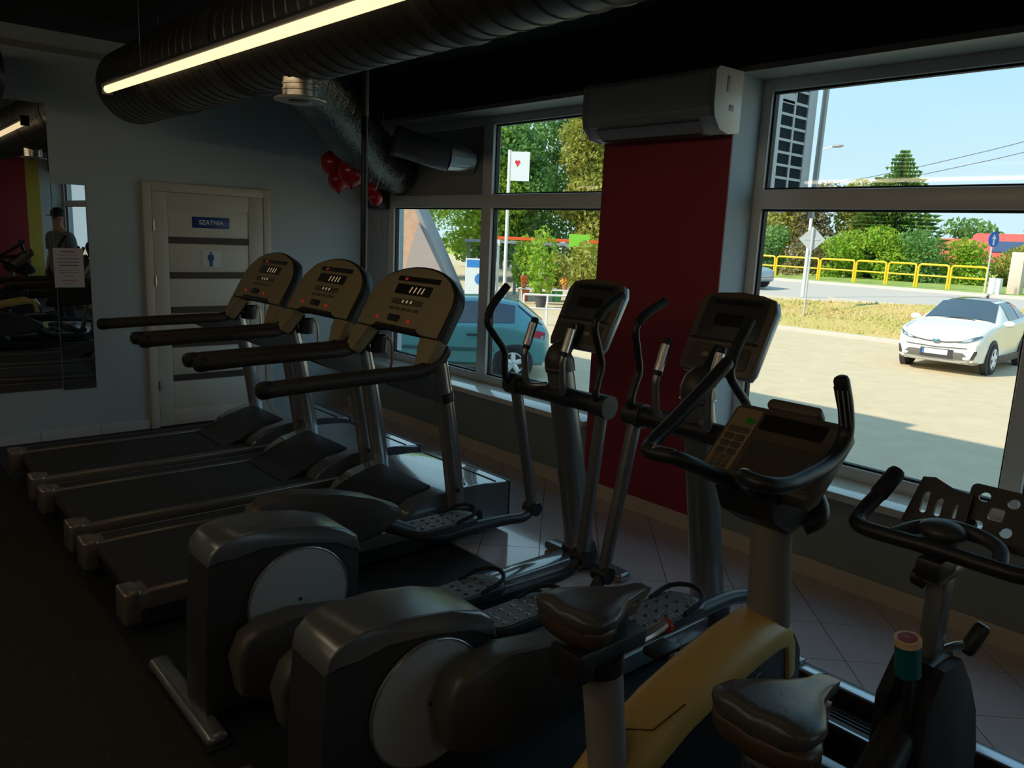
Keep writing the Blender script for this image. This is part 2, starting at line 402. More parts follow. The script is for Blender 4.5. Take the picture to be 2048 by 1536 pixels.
def signs():
    mb_ = mat('sign_blue', (.010, .045, .22), .35); mwt = mat('sign_white', (.75, .75, .72), .5)
    s = thing('door_sign', 'small blue sign reading SZATNIA on the white door', 'sign', (-6.655, 2.475, 1.655))
    part('sign_plate', MB().box(-6.66, -6.652, 2.32, 2.63, 1.655, 1.745, .003), mb_, s)
    text_mesh('SZATNIA', .05, mwt, 'lettering', frame_M((-6.6515, 2.475, 1.70), (0, 1, 0), (0, 0, 1)), .0006, s, True)
    s = thing('pictogram_sign', 'white plate with blue standing man pictogram on the door', 'sign', (-6.655, 2.47, 1.34))
    part('sign_plate', MB().box(-6.66, -6.654, 2.39, 2.55, 1.335, 1.47, .002), mwt, s)
    f = MB(); X = lambda p, q, t: (-6.654+t, p, q)
    f.prism(arc(2.465, 1.452, .010, 0, 330, 11), X, 0, .0016)
    f.prism([(2.442, 1.438), (2.488, 1.438), (2.492, 1.39), (2.483, 1.388), (2.479, 1.42), (2.479, 1.34), (2.467, 1.34), (2.466, 1.386), (2.464, 1.386), (2.463, 1.34), (2.451, 1.34), (2.451, 1.42), (2.447, 1.388), (2.438, 1.39)], X, 0, .0016)
    part('pictogram', f, mb_, s, 0)
    ORG[0] = Vector((0, 0, 0))
signs()
# ---------------------------------------------------------------- mirrors and notice
solo('wall_mirror', MB().box(-6.68, -6.672, -.9, 1.31, .40, 2.49), m_mirror, 'tall wall mirror on the grey back wall', 'mirror', smooth=0, org=(-6.68, .2, .40))
solo('wall_mirror', MB().box(-6.68, -6.672, 1.316, 1.545, .385, 1.935), m_mirror, 'short narrow wall mirror next to the white door', 'mirror', smooth=0, org=(-6.68, 1.43, .385))
def notice():
    s = thing('paper_notice', 'printed white paper notice stuck on the mirror', 'notice', (-6.671, 1.40, 1.17))
    part('paper_sheet', MB().box(-6.6718, -6.6708, 1.30, 1.502, 1.172, 1.466), mat('paper', (.62, .58, .58), .7), s, 0)
    mr = mat('print_red', (.45, .16, .16), .7); mk = mat('print_grey', (.16, .14, .15), .7)
    for i, (z, w, m, h) in enumerate(((1.44, .10, mr, .010), (1.415, .14, mr, .005), (1.388, .145, mk, .007), (1.362, .145, mk, .006), (1.338, .13, mk, .008), (1.30, .15, mr, .004), (1.283, .12, mr, .004), (1.255, .07, mk, .004), (1.225, .10, mr, .006), (1.205, .06, mr, .004))):
        part('print_line', MB().box(-6.6708, -6.6703, 1.40-w/2, 1.40+w/2, z-h/2, z+h/2), m, s, 0)
    ORG[0] = Vector((0, 0, 0))
notice()
# ---------------------------------------------------------------- ducts, light, AC, balloons
def duct():
    d = thing('ventilation_duct', 'long round galvanised duct hung under the black ceiling', 'duct', (-3.2, 1.775, 2.62))
    M = frame_M((0, 1.775, 2.62), (0, 1, 0), (0, 0, 1))
    R = .249
    def pipe(x0, x1):
        pr = []; x = x0
        while x < x1-.001:
            pr += [(R, x), (R, x+.085), (R+.004, x+.092), (R+.004, x+.103), (R, x+.11)]; x += .11
        return MB().lathe(pr, M, 40)
    for a, b in ((-6.12, -5.28), (-5.2, -4.18), (-4.1, -2.4), (-2.3, -.6), (-.5, 1.5)): part('duct_section', pipe(a, b), m_duct, d, 25)
    for x in (-5.24, -4.14, -2.35, -.55): part('joint_band', MB().lathe([(R-.002, x-.07), (R+.006, x-.07), (R+.008, x-.01), (R+.012, x), (R+.008, x+.01), (R+.006, x+.07), (R-.002, x+.07)], M, 40), mat('dark_band', (.05, .05, .05), .5, .5), d)
    part('end_cap', MB().lathe([(.02, -6.15), (R+.004, -6.15), (R+.004, -6.10), (R, -6.10)], M, 40), m_duct, d)
    for x in (-5.6, -3.9, -1.4): part('hanger', MB().tube([(x, 1.775, 2.86), (x, 1.775, 3.0)], .006, 6), m_duct, d)
    v = thing('ceiling_diffuser', 'round metal air diffuser below the large duct', 'vent', (-3.6, 1.775, 2.28))
    Mz = Matrix.Translation((-3.6, 1.775, 2.285)) @ Matrix.Scale(.86, 4)
    part('collar', MB().lathe([(.095, .02), (.095, .05), (.10, .053), (.10, .058), (.095, .06), (.095, .08), (.10, .083), (.10, .088), (.095, .09), (.095, .13), (.09, .135)], Mz, 28), mat('bright_duct', (.62, .58, .52), .25, .9), v)
    part('flange', MB().lathe([(.02, .012), (.10, .02), (.135, .014), (.142, .006), (.14, 0), (.11, -.006), (.075, .004), (.02, .008)], Mz, 32), mat('diffuser_plate', (.58, .56, .52), .35, .6), v)
    part('valve_disc', MB().lathe([(.01, -.012), (.05, -.016), (.065, -.008), (.06, .002), (.01, .004)], Mz, 28), MATS['diffuser_plate'], v)
    s = thing('duct_stub', 'short silver duct stub at the upper left by the back wall', 'duct', (-6.3, -.2, 2.58))
    Ms = frame_M((-6.3, 0, 2.60), (0, 0, 1), (1, 0, 0))
    part('duct_section', MB().lathe([(.15, -1.6), (.15, .93)], Ms, 32), m_duct, s)
    part('end_cap', MB().lathe([(.156, .90), (.158, .97), (.15, .99), (.02, 1.0)], Ms, 32), m_duct, s)
    f = thing('flexible_duct', 'crumpled foil flexible duct sagging near the corner', 'duct', (-5.6, 3.2, 2.3))
    pts = [(-4.62, 2.22, 2.66), (-5.0, 2.62, 2.60), (-5.38, 3.0, 2.48), (-5.75, 3.42, 2.34), (-6.0, 3.78, 2.26)]
    P = []
    for i in range(len(pts)-1):
        for k in range(7): P.append(Vector(pts[i]).lerp(Vector(pts[i+1]), k/7))
    part('foil_hose', MB().tube(P, [.185+.025*i/len(P)+(.012 if i % 2 else -.010)+random.uniform(-.008, .008) for i in range(len(P))], 24), m_foil, f, 60)
    part('end_collar', MB().tube([(-5.98, 3.75, 2.265), (-6.10, 3.93, 2.235)], .21, 24), m_foil, f)
    e = thing('duct_elbow', 'smooth grey metal duct elbow going through the window panel', 'duct', (-5.4, 3.9, 2.25))
    part('elbow', MB().tube([(-5.50, 3.55, 2.405), (-5.40, 3.65, 2.37), (-5.29, 3.76, 2.325), (-5.22, 3.86, 2.30)], .115, 28, 3), m_greymet, e)
    part('rim', MB().tube([(-5.515, 3.535, 2.41), (-5.495, 3.555, 2.403)], .122, 28), m_duct, e)
    part('wall_collar', MB().tube([(-5.235, 3.85, 2.305), (-5.17, 4.05, 2.29)], .112, 28), mat('bright_steel', (.8, .82, .84), .16, 1.), e)
    ORG[0] = Vector((0, 0, 0))
duct()
def led(a, b, lab, st=8.0, nm='added_fill_tube'):  # default strength and tube material serve the added fill lights
    a, b = Vector(a), Vector(b)
    l = thing('linear_light', lab, 'lamp', ((a+b)/2))
    e = mat(nm, (1, .9, .7), .5, emit=(1.0, .80, .54) if st > 2 else (1.0, .74, .42), estr=st)
    part('housing', MB().tube([a+Vector((0, 0, .03)), b+Vector((0, 0, .03))], .028, 4), m_greymet, l, 0)
    part('diffuser_tube', MB().tube([a, b], .022, 14), e, l)
    for t in (.14, .55, .92):
        p = a.lerp(b, t); part('hanging_wire', MB().tube([p+Vector((0, 0, .04)), Vector((p.x, p.y, 3.0))], .003, 5), m_greymet, l)
    part('end_cap', MB().box(a.x-.02, a.x+.004, a.y-.032, a.y+.032, a.z-.03, a.z+.055), m_charcoal, l)
    ORG[0] = Vector((0, 0, 0))
led((-5.4, 1.40, 2.47), (-.6, 1.40, 2.385), 'long glowing warm linear ceiling light beside the duct', 1.0, 'warm_tube')
led((-5.0, -.9, 2.5), (.4, -.9, 2.5), 'added unseen linear fill light over the open floor left of camera')  # out of view, added to brighten the room beyond the visible tube
led((-5.0, -2.9, 2.5), (.4, -2.9, 2.5), 'added unseen linear fill light nearest the far side wall')  # second fill strip, added for brightness and never in view
led((1.4, 0.4, 2.5), (5.4, 0.4, 2.5), 'added unseen linear fill light behind the camera toward the far wall')  # third fill strip, added behind the camera to lift the interior
def misc():
    # pale conduit and small lamp on the ceiling
    solo('ceiling_conduit', MB().tube([(-3.55, 2.35, 2.965), (-3.62, 3.3, 2.965)], .014, 8), mat('pale_conduit', (.5, .45, .38), .5), 'thin pale conduit fixed to the black ceiling', 'conduit', org=(-3.6, 2.8, 2.96))
    s = thing('ceiling_lamp', 'small white round lamp on the black ceiling above window', 'lamp', (-2.11, 2.93, 2.98))
    part('lamp_base', MB().lathe([(.02, .02), (.07, .02), (.07, -.02), (.055, -.03), (.01, -.032)], Matrix.Translation((-2.11, 2.93, 2.98)), 24), m_white, s)
    # black floor-to-ceiling pole
    p = thing('support_pole', 'thin black pole standing in the corner before the window', 'pole', (-4.995, 2.95, 0))
    part('shaft', MB().tube([(-4.995, 2.95, .01), (-4.995, 2.95, 2.5)], .024, 14), m_black, p)
    part('upper_sleeve', MB().tube([(-4.995, 2.95, 2.48), (-4.995, 2.95, 3.0)], .028, 14), mat('grey_sleeve', (.22, .20, .17), .4, .6), p)
    part('foot_plate', MB().lathe([(.02, .0), (.07, .0), (.07, .01), (.03, .014)], Matrix.Translation((-4.995, 2.95, .01)), 20), m_black, p)
    solo('black_box', MB().box(-6.60, -6.36, 3.90, 4.03, 1.90, 2.16, .008), m_black, 'black box fixed above the jamb left of the window', 'box', org=(-6.48, 4.0, 1.9))
    solo('hanging_cable', MB().tube([(-6.5, 4.02, 1.9), (-6.52, 4.015, 1.75), (-6.44, 4.015, 1.62), (-6.40, 4.015, 1.72), (-6.43, 4.02, 1.9)], .004, 6, 5), m_white, 'thin white cable looping down the window jamb', 'cable', org=(-6.47, 4.02, 1.62))
    # balloons
    mbn = mat('red_balloon', (.42, .008, .02), .25, spec=.6)
    for (x, y, z, r, lab) in ((-6.10, 3.30, 2.235, .10, 'large upper red balloon, leftmost of the corner bunch'), (-6.04, 3.32, 2.095, .088, 'lower left red balloon hanging under the largest one'),
                              (-5.86, 3.34, 2.16, .115, 'right-hand big red balloon just left of the black pole'), (-5.70, 3.42, 2.02, .062, 'small red balloon low behind the black pole'), (-5.58, 3.40, 1.955, .058, 'lowest small red balloon right of the black pole')):
        b = thing('balloon', lab, 'balloon', (x, y, z), 'red balloons in the corner')
        part('balloon_skin', MB().lathe([(.012*r/.1, -1.12*r), (.3*r, -.98*r), (.62*r, -.78*r), (.88*r, -.42*r), (r, .05*r), (.93*r, .45*r), (.68*r, .8*r), (.35*r, .98*r), (.03*r, 1.03*r)], Matrix.Translation((x, y, z)), 20), mbn, b, 60)
        part('string', MB().tube([(x, y, z+1.02*r), (x+.02, y+.03, z+r+.12), (x+.03, y+.05, 2.62)], .002, 4), m_white, b)
        part('knot', MB().lathe([(.004, -1.10*r), (.016, -1.2*r), (.012, -1.22*r)], Matrix.Translation((x, y, z)), 8), mbn, b)
    ORG[0] = Vector((0, 0, 0))
misc()
def air_con(x0, x1, lab):
    a = thing('air_conditioner', lab, 'air conditioner', ((x0+x1)/2, 3.77, 2.29))
    mw = mat('ac_white', (.84, .83, .79), .36)
    prof = [(3.772, 2.30), (3.68, 2.285), (3.60, 2.30), (3.545, 2.36), (3.53, 2.42), (3.53, 2.58), (3.56, 2.605), (3.772, 2.61)]
    part('body', MB().yz(prof, x0+.03, x1-.03), mw, a, 25)
    for q in ((x0, x0+.03), (x1-.03, x1)): part('end_cover', MB().yz([(p[0]-(0 if p[0] > 3.76 else .006), p[1]+(.004 if p[1] > 2.5 else -.004)) for p in prof], q[0], q[1], .004), mat('ac_end', (.74, .71, .66), .35), a, 25)
    part('front_panel', MB().box(x0+.035, x1-.035, 3.522, 3.532, 2.40, 2.575, .003), mw, a)
    part('louvre', MB().prism([(3.62, 2.286), (3.55, 2.345), (3.543, 2.34), (3.61, 2.281)], lambda p, q, t: (t, p, q), x0+.10, x1-.10), mat('ac_louvre', (.40, .38, .36), .4), a)
    part('air_outlet', MB().box(x0+.12, x1-.12, 3.60, 3.68, 2.281, 2.2875), m_charcoal, a)
    part('side_slot', MB().box(x1-.002, x1+.003, 3.625, 3.65, 2.49, 2.57, .001), mat('slot_grey', (.35, .33, .3), .5), a)
    part('side_clip', MB().box(x1-.002, x1+.003, 3.66, 3.70, 2.40, 2.43, .001), MATS['slot_grey'], a)
    ORG[0] = Vector((0, 0, 0))
air_con(-3.44, -2.50, 'white wall air conditioner above the red pillar beside window')
# walls at the far end of the room, seen only in the mirror
struct('trim_5', MB().box(5.985, 6.0, 2.55, 3.35, 0, 3.0), mat('red_far', (.25, .01, .02), .6), label='dark red painted strip on the far wall')
struct('trim_6', MB().box(5.985, 6.0, 3.35, 3.6, 0, 3.0), mat('yellow_far', (.45, .33, .04), .6), label='yellow painted strip on the far wall')
# ================================================================ GYM MACHINES
def treadmill(cx, label):
    t = thing('treadmill', label, 'treadmill', (cx, 1.85, 0), 'treadmills in a row facing the window')
    X = lambda v: cx+v
    part('base_frame', MB().box(X(-.37), X(.37), .88, 2.84, .03, .125, .01), m_black, t)
    for sx in (-.3, .3):
        for y in (1.0, 2.7): part('foot', MB().lathe([(.03, .007), (.035, .012), (.03, .035)], Matrix.Translation((X(sx), y, 0)), 14), m_blackrub, t)
    prof = [(2.2, .105), (2.2, .175)]+[(.90+.04*math.cos(math.radians(a)), .135+.04*math.sin(math.radians(a))) for a in range(90, 271, 20)]+[(2.2, .095)]
    part('running_belt', MB().yz(prof, X(-.262), X(.262)), m_belt, t, 40)
    part('rear_roller', MB().tube([(X(-.27), .90, .135), (X(.27), .90, .135)], .036, 16), m_black, t)
    for s in (-1, 1):
        a, b = sorted((X(s*.268), X(s*.392)))
        r = part('side_rail', MB().box(a, b, .86, 2.30, .09, .188, .012, 3), m_bronze, t)
        for k in range(4):
            x = X(s*(.290+.022*k)); part('tread_ridge', MB().box(x-.006, x+.006, .90, 2.28, .187, .1915, .002, 1), m_charcoal, r)
        c = part('end_cap', MB().box(a-.004, b+.004, .80, .875, .05, .196, .016, 3), m_bronze, t)
        part('rail_skirt', MB().box(X(s*.385)-.008, X(s*.385)+.008, .86, 2.3, .04, .11), m_black, t)
    hood = [(2.12, .17), (2.17, .235), (2.26, .285), (2.40, .315), (2.55, .325), (2.70, .32), (2.88, .305), (2.90, .29), (2.90, .06), (2.12, .06)]
    part('motor_hood', MB().yz(hood, X(-.375), X(.375), .014, 3), m_bluegrey, t, 30)
    part('hood_apron', MB().yz([(1.98, .18), (2.08, .205), (2.2, .27), (2.33, .315), (2.42, .328), (2.42, .30), (2.1, .16), (1.98, .15)], X(-.26), X(.26), .006), m_black, t, 40)
    part('front_bumper', MB().box(X(-.36), X(.36), 2.895, 2.925, .05, .30, .01), m_black, t)
    part('hood_seam', MB().box(X(-.36), X(.36), 2.80, 2.808, .309, .316), m_black, t)
    part('hood_vent', MB().xy([(X(.24), 2.55), (X(.34), 2.60), (X(.24), 2.66)], .32, .329), m_black, t)
    for s in (-1, 1):
        x = X(s*.385)
        part('post', MB().tube([(x, 2.51, .15), (x, 2.48, .40), (x, 2.42, .75), (x, 2.36, 1.04)], [.054, .054, .052, .05], 18, 3, sx=.8), m_silver, t)
        part('post_boot', MB().yz([(2.38, .10), (2.40, .21), (2.46, .25), (2.58, .24), (2.64, .19), (2.66, .10)], x-.07, x+.07, .015), m_black, t)
        part('bolt', MB().tube([(x+s*.04, 2.475, .34), (x+s*.052, 2.475, .34)], .012, 10), m_black, t)
        part('post_badge', MB().tube([(x, 2.408, .83), (x, 2.398, .88)], .053, 18, sx=.82), mat('navy_badge', (.02, .022, .05), .4), t)
        h = part('handrail', MB().tube([(x, 2.40, 1.10), (x, 2.34, 1.04), (x, 2.24, 1.005), (x, 2.1, 1.0), (x, 1.75, .995), (x, 1.43, .985)], [.034, .037, .038, .038, .037, .038], 14, 5, roundcap=True), m_grip, t)
        part('rail_end', MB().tube([(x, 1.44, .985), (x, 1.405, .984)], .040, 14, roundcap=True), m_black, h)
        part('bracket', MB().yz([(1.98, .99), (2.15, 1.0), (2.30, 1.03), (2.42, 1.02), (2.45, .82), (2.36, .84), (2.22, .88), (2.08, .94)], x-.022, x+.022, .008), m_charcoal, t)
    F = plate_fn((cx, 2.26, 1.03), (1, 0, 0), (0, .49, .872))
    top = [(.412*math.cos(a), .36+.19*math.sin(a)) for a in [PI*k/18 for k in range(19)]]
    # console as top panel plus two horns
    up = [(.417, .15), (.417, .36)]+top[1:-1]+[(-.417, .36), (-.417, .15), (-.25, .15), (-.19, .175), (.19, .175), (.25, .15)]
    hs = part('console_housing', MB().prism(up, F, -.065, 0, .012), m_black, t)
    f = part('console_face', MB().prism([(p*.955, q-.012 if q > .3 else q+.006) for p, q in up], F, 0, .008, .004), m_tan, t)
    for s in (-1, 1):
        hp = [(s*.417, .152), (s*.412, .03), (s*.39, -.005), (s*.325, -.01), (s*.30, .02), (s*.285, .09), (s*.25, .150)]
        if s < 0: hp = hp[::-1]
        part('console_horn', MB().prism(hp, F, -.065, .004, .012), m_tan, t)
        part('horn_back', MB().prism(hp, F, -.075, -.062, .004), m_black, t)
    r = lambda u0, u1, v0, v1, k=0.0: [(u0, v0), (u1, v0), (u1+k, v1), (u0+k, v1)]
    d = part('display', MB().prism(rrect(.40, .03, .008, 3, .02, .465), F, .008, .011), m_dispdark, f)
    d = part('display', MB().prism(rrect(.34, .062, .008, 3, .01, .40), F, .008, .011), m_dispdark, f)
    for k, u in enumerate((-.02, .02, .06, .095)): part('led_digit', MB().prism(r(u, u+.010, .382, .418, .008), F, .011, .0115), m_led, d)
    d = part('display', MB().prism(rrect(.30, .035, .006, 3, .0, .325), F, .008, .010), m_tandark, f)
    for u in (-.045, -.005, .035): part('led_digit', MB().prism(r(u, u+.012, .318, .335, .003), F, .010, .0106), m_led, d)
    for u in (-.12, -.06, 0, .06, .12): part('key', MB().prism(rrect(.045, .018, .004, 2, u, .280), F, .008, .010), m_tandark, f)
    part('safety_stop', MB().prism(rrect(.11, .040, .012, 3, -.05, .222), F, .008, .018, .004), m_black, f)
    for (u, v) in ((-.215, .215), (.10, .215), (-.10, .463)): part('button', MB().prism(rrect(.026, .018, .006, 3, u, v), F, .008, .013, .002), m_red, f)
    part('rim_brace', MB().tube([(X(-.20), 2.345, 1.175), (X(.20), 2.345, 1.175)], .018, 10), m_black, t)
    c = part('bottle_holder', MB().lathe([(.03, -.07), (.046, -.065), (.05, .03), (.046, .035), (.040, .03), (.038, -.05)], Matrix.Translation((X(-.315), 2.43, 1.06)), 18), m_black, t)
    part('cable_strap', MB().tube([(X(-.30), 2.47, 1.10), (X(-.27), 2.49, 1.05), (X(-.262), 2.49, .95), (X(-.27), 2.48, .88)], .008, 8, 4), mat('strap_metal', (.5, .4, .28), .3, .8), t)
    ORG[0] = Vector((0, 0, 0))
    return t
T3 = treadmill(-3.62, 'nearest treadmill with tan arched console, beside the first elliptical')
for dx, lab in ((-4.545, 'middle treadmill of three, tan arched console'), (-5.47, 'farthest treadmill, in front of the white door')):
    c = copy_tree(T3); c.location = (dx, 1.85, 0); c['label'] = lab

def elliptical(cx, label, angL, angR, kR, kL, pR, pL):
    """kR,kL: (y,z) of the crank knuckles on the right / left"""
    t = thing('elliptical_trainer', label, 'elliptical', (cx, 1.8, 0), 'elliptical trainers')
    X = lambda v: cx+v
    side = [(.84, .05), (.85, .35), (.865, .58), (.875, .625), (.91, .663), (.98, .675), (1.10, .668), (1.25, .645), (1.36, .612), (1.415, .57), (1.43, .50), (1.425, .30), (1.34, .12), (1.15, .045)]
    a, b = X(.0), X(.19)
    sh = part('drive_housing', MB().yz(side, a, b, .012), m_charcoal, t, 30)
    band = [(p+(.004 if p > 1.3 else (-.004 if p < .9 else 0)), q+.006) for p, q in side[2:11]]
    low = [(1.41, .515), (1.395, .545), (1.34, .565), (1.2, .598), (1.05, .615), (.95, .612), (.89, .59)]
    part('top_shell', MB().yz(band+low, a-.006, b+.006, .018, 3), m_greymet, sh, 40)
    M = frame_M((0, 1.18, .395), (0, 1, 0), (0, 0, 1))
    dsc = part('crank_disc', MB().lathe([(.01, X(.19)), (.186, X(.19)), (.19, X(.195)), (.186, X(.203)), (.17, X(.205)), (.01, X(.206))], M, 48), m_discgrey, t)
    part('disc_rim', MB().tube([(X(.203), 1.18+.189*math.cos(a), .395+.189*math.sin(a)) for a in [2*PI*k/48 for k in range(48)]], .0035, 6, closed=True), m_silver, dsc)
    part('bolt', MB().tube([(X(.205), 1.18, .395), (X(.21), 1.18, .395)], .006, 8), m_black, dsc)
    part('frame_cover', MB().yz([(.90, .05), (.92, .40), (1.0, .50), (1.3, .48), (1.42, .36), (1.42, .10)], X(-.12), X(.0), .012), m_black, t, 30)
    part('rear_foot_bar', MB().box(X(-.31), X(.31), .80, .875, .012, .055, .02, 3), m_silver, t)
    for s in (-1, 1): part('rubber_foot', MB().box(X(s*.285)-.04, X(s*.285)+.04, .795, .88, .0075, .02, .006), m_blackrub, t)
    part('base_rail', MB().box(X(-.06), X(.06), 1.38, 2.95, .025, .11, .012, 3), m_bluegrey, t)
    part('front_foot_bar', MB().box(X(-.28), X(.28), 2.86, 2.95, .012, .06, .02, 3), m_greymet, t)
    part('mast', MB().tube([(cx, 2.85, .09), (cx, 2.80, .35), (cx, 2.70, .8), (cx, 2.63, 1.10)], [.078, .075, .07, .066], 24, 3, sx=.95), m_greymet, t)
    part('mast_boot', MB().lathe([(.10, .0), (.10, .03), (.085, .08), (.076, .10)], Matrix.Translation((cx, 2.85, .06)), 24), m_black, t)
    part('mast_cap', MB().tube([(cx, 2.635, 1.08), (cx, 2.625, 1.13), (cx, 2.63, 1.17), (cx, 2.65, 1.20)], [.072, .072, .058, .035], 22, 2), mat('brown_cap', (.06, .05, .04), .4), t)
    part('cap_ring', MB().lathe([(.073, -.004), (.076, 0), (.073, .004)], Matrix.Translation((cx, 2.632, 1.085)), 24), m_silver, t)
    part('cross_tube', MB().tube([(X(-.30), 2.62, .96), (X(.30), 2.62, .96)], .045, 18), m_black, t)
    # console
    O = (cx, 2.715, 1.185); V = (0, .16, .32)
    F = plate_fn(O, (1, 0, 0), V)
    outl = [(-.165, 0), (.165, 0), (.178, .03), (.185, .30), (.165, .345), (.10, .362), (0, .368), (-.10, .362), (-.165, .345), (-.185, .30), (-.178, .03)]
    part('console_back', MB().prism([(p*1.0, q) for p, q in outl], F, -.055, -.02, .015), m_silver, t)
    cf = part('console_face', MB().prism(outl, F, -.02, 0, .008), m_tandark, t)
    scn = part('screen_bezel', MB().prism(rrect(.29, .185, .02, 4, 0, .245), F, 0, .004, .002), m_charcoal, cf)
    part('display', MB().prism(rrect(.16, .055, .004, 2, .0, .235), F, .004, .006), m_dispdark, scn)
    part('display', MB().prism(rrect(.22, .018, .004, 2, .0, .315), F, .004, .006), m_dispdark, scn)
    part('lower_tray', MB().prism(rrect(.28, .10, .02, 4, 0, .075), F, 0, .006, .003), mat('tray_brown', (.085, .075, .058), .5), cf)
    part('tray_groove', MB().box(X(-.16), X(.16), 2.765, 2.772, 1.315, 1.322), m_black, cf)
    for u in (-.06, 0, .06): part('key', MB().prism(rrect(.03, .02, .004, 2, u, .075), F, .006, .009, .001), m_tan, cf)
    part('neck', MB().tube([(cx, 2.64, 1.13), (cx, 2.70, 1.22), (cx, 2.76, 1.28)], .03, 12), m_black, t)
    # fixed handles
    for s in (-1, 1):
        h = part('fixed_handle', MB().tube([(X(s*.05), 2.60, 1.0), (X(s*.12), 2.54, 1.0), (X(s*.13), 2.52, 1.10), (X(s*.13), 2.52, 1.16), (X(s*.13), 2.57, 1.30)], .016, 10, 5), m_greymet, t)
        part('hand_grip', MB().tube([(X(s*.13), 2.525, 1.175), (X(s*.13), 2.575, 1.31)], .019, 12, roundcap=True), m_black, h)
        part('pulse_sensor', MB().tube([(X(s*.13+.004), 2.520, 1.19), (X(s*.13+.004), 2.558, 1.295)], .0185, 12), m_chrome, h)
    # swinging arms, pedal links, pedals
    for s, ang, k, ped in ((-1, angL, kL, pL), (1, angR, kR, pR)):
        x = X(s*.30); ca, sa = math.cos(math.radians(ang)), math.sin(math.radians(ang))
        R = lambda dy, dz: (x, 2.62+dy*ca+dz*sa, .96-dy*sa+dz*ca)
        up = [R(0, 0), R(-.055, .045), R(-.055, .11), R(-.045, .19), R(-.09, .28), R(-.125, .36), R(-.085, .43), R(.02, .50)]
        arm = part('swing_arm', MB().tube(up, [.019, .018, .0165, .0165, .0165, .0165, .0165, .0165], 12, 5), m_black, t)
        part('hand_grip', MB().tube([R(-.118, .385), R(-.078, .436), R(.03, .507)], .0195, 12, 4), m_blackrub, arm)
        part('pivot_hub', MB().tube([(x-.045, 2.62, .96), (x+.045, 2.62, .96)], .055, 20), m_charcoal, arm)
        jt = R(0, -.72)
        part('lower_rod', MB().tube([R(0, 0), R(0, -.35), jt], [.030, .030, .028], 14), m_greymet, arm)
        part('lower_joint', MB().tube([(x-.04, jt[1], jt[2]), (x+.04, jt[1], jt[2])], .038, 16), m_black, arm)
        xk = X(s*.27)
        cov = [(-.10, -.10), (-.12, .02), (-.085, .10), (-.02, .135), (.10, .13), (.30, .095), (.46, .045), (.60, -.02), (.62, -.07), (.50, -.14), (.2, -.17), (0, -.16)]
        kn = part('link_cover', MB().yz([(k[0]+p, k[1]+q) for p, q in cov], xk-.05, xk+.05, .025, 3), mat('bronze_knuckle', (.085, .078, .068), .36), t, 40)
        yp, z1 = ped; z1 -= .075
        part('curved_link', MB().tube([(xk, k[0]+.40, k[1]-.03), (xk, yp-.05, z1+.01), (xk, yp+.16, z1+.0), (xk, (yp+.2+jt[1])/2, z1-.01), ((xk+x)/2, jt[1]-.08, (jt[2]+z1)/2-.03), (x, jt[1], jt[2])], [.04, .032, .030, .028, .028, .028], 12, 5), m_charcoal, kn)
        pl = part('pedal', MB().xy([(xk+p, yp+q) for p, q in rrect(.17, .40, .06, 5)], z1+.045, z1+.075, .008), m_charcoal, t)
        part('tread_plate', MB().xy([(xk+p, yp+q) for p, q in rrect(.145, .36, .05, 5)], z1+.075, z1+.079), mat('tread_grey', (.16, .17, .175), .45, bump=1., bscale=70), pl)
        part('toe_rim', MB().tube([(xk-.078, yp+.05, z1+.08), (xk-.075, yp+.15, z1+.10), (xk-.03, yp+.197, z1+.11), (xk+.03, yp+.197, z1+.11), (xk+.075, yp+.15, z1+.10), (xk+.078, yp+.05, z1+.08)], .009, 8, 4), m_blackrub, pl)
        for i in range(5):
            for j in range(3): part('stud', MB().ell((xk-.045+.045*j, yp-.13+.06*i, z1+.079), (.009, .014, .004), nu=8, nv=4), m_silver if (cx > -2 and s < 0) else m_charcoal, pl)
    ORG[0] = Vector((0, 0, 0))
    return t
elliptical(-2.62, 'elliptical trainer next to the treadmills, farther one', -13, 6, (1.02, .26), (1.28, .49), (1.86, .26), (2.14, .33))
elliptical(-1.82, 'elliptical trainer right behind the yellow bike, nearer one', 12, -20, (1.28, .40), (1.05, .27), (2.12, .42), (1.96, .25))
def saddle(mbs, c, L, W, z, tilt):
    """loft a bike saddle; rear at c.y, nose at c.y+L"""
    secs = []
    for t, w, h in ((0, .55, .3), (.03, .85, .8), (.12, 1.0, 1.0), (.28, .98, 1.0), (.45, .72, .92), (.6, .42, .8), (.78, .26, .68), (.93, .22, .6), (1.0, .14, .35)):
        y = c[1]+L*t; zt = z-tilt*t; ring = []
        n = 16
        for k in range(n):
            a = 2*PI*k/n; ca, sa = math.cos(a), math.sin(a)
            px = W/2*w*(abs(ca)**.8)*(1 if ca > 0 else -1)
            pz = (.022 if sa > 0 else .052)*h*sa
            if sa > .5: pz -= .008*math.exp(-(px/(W*.10))**2)
            ring.append((c[0]+px, y, zt+pz))
        secs.append(ring)
    mbs.rings(secs); return mbs
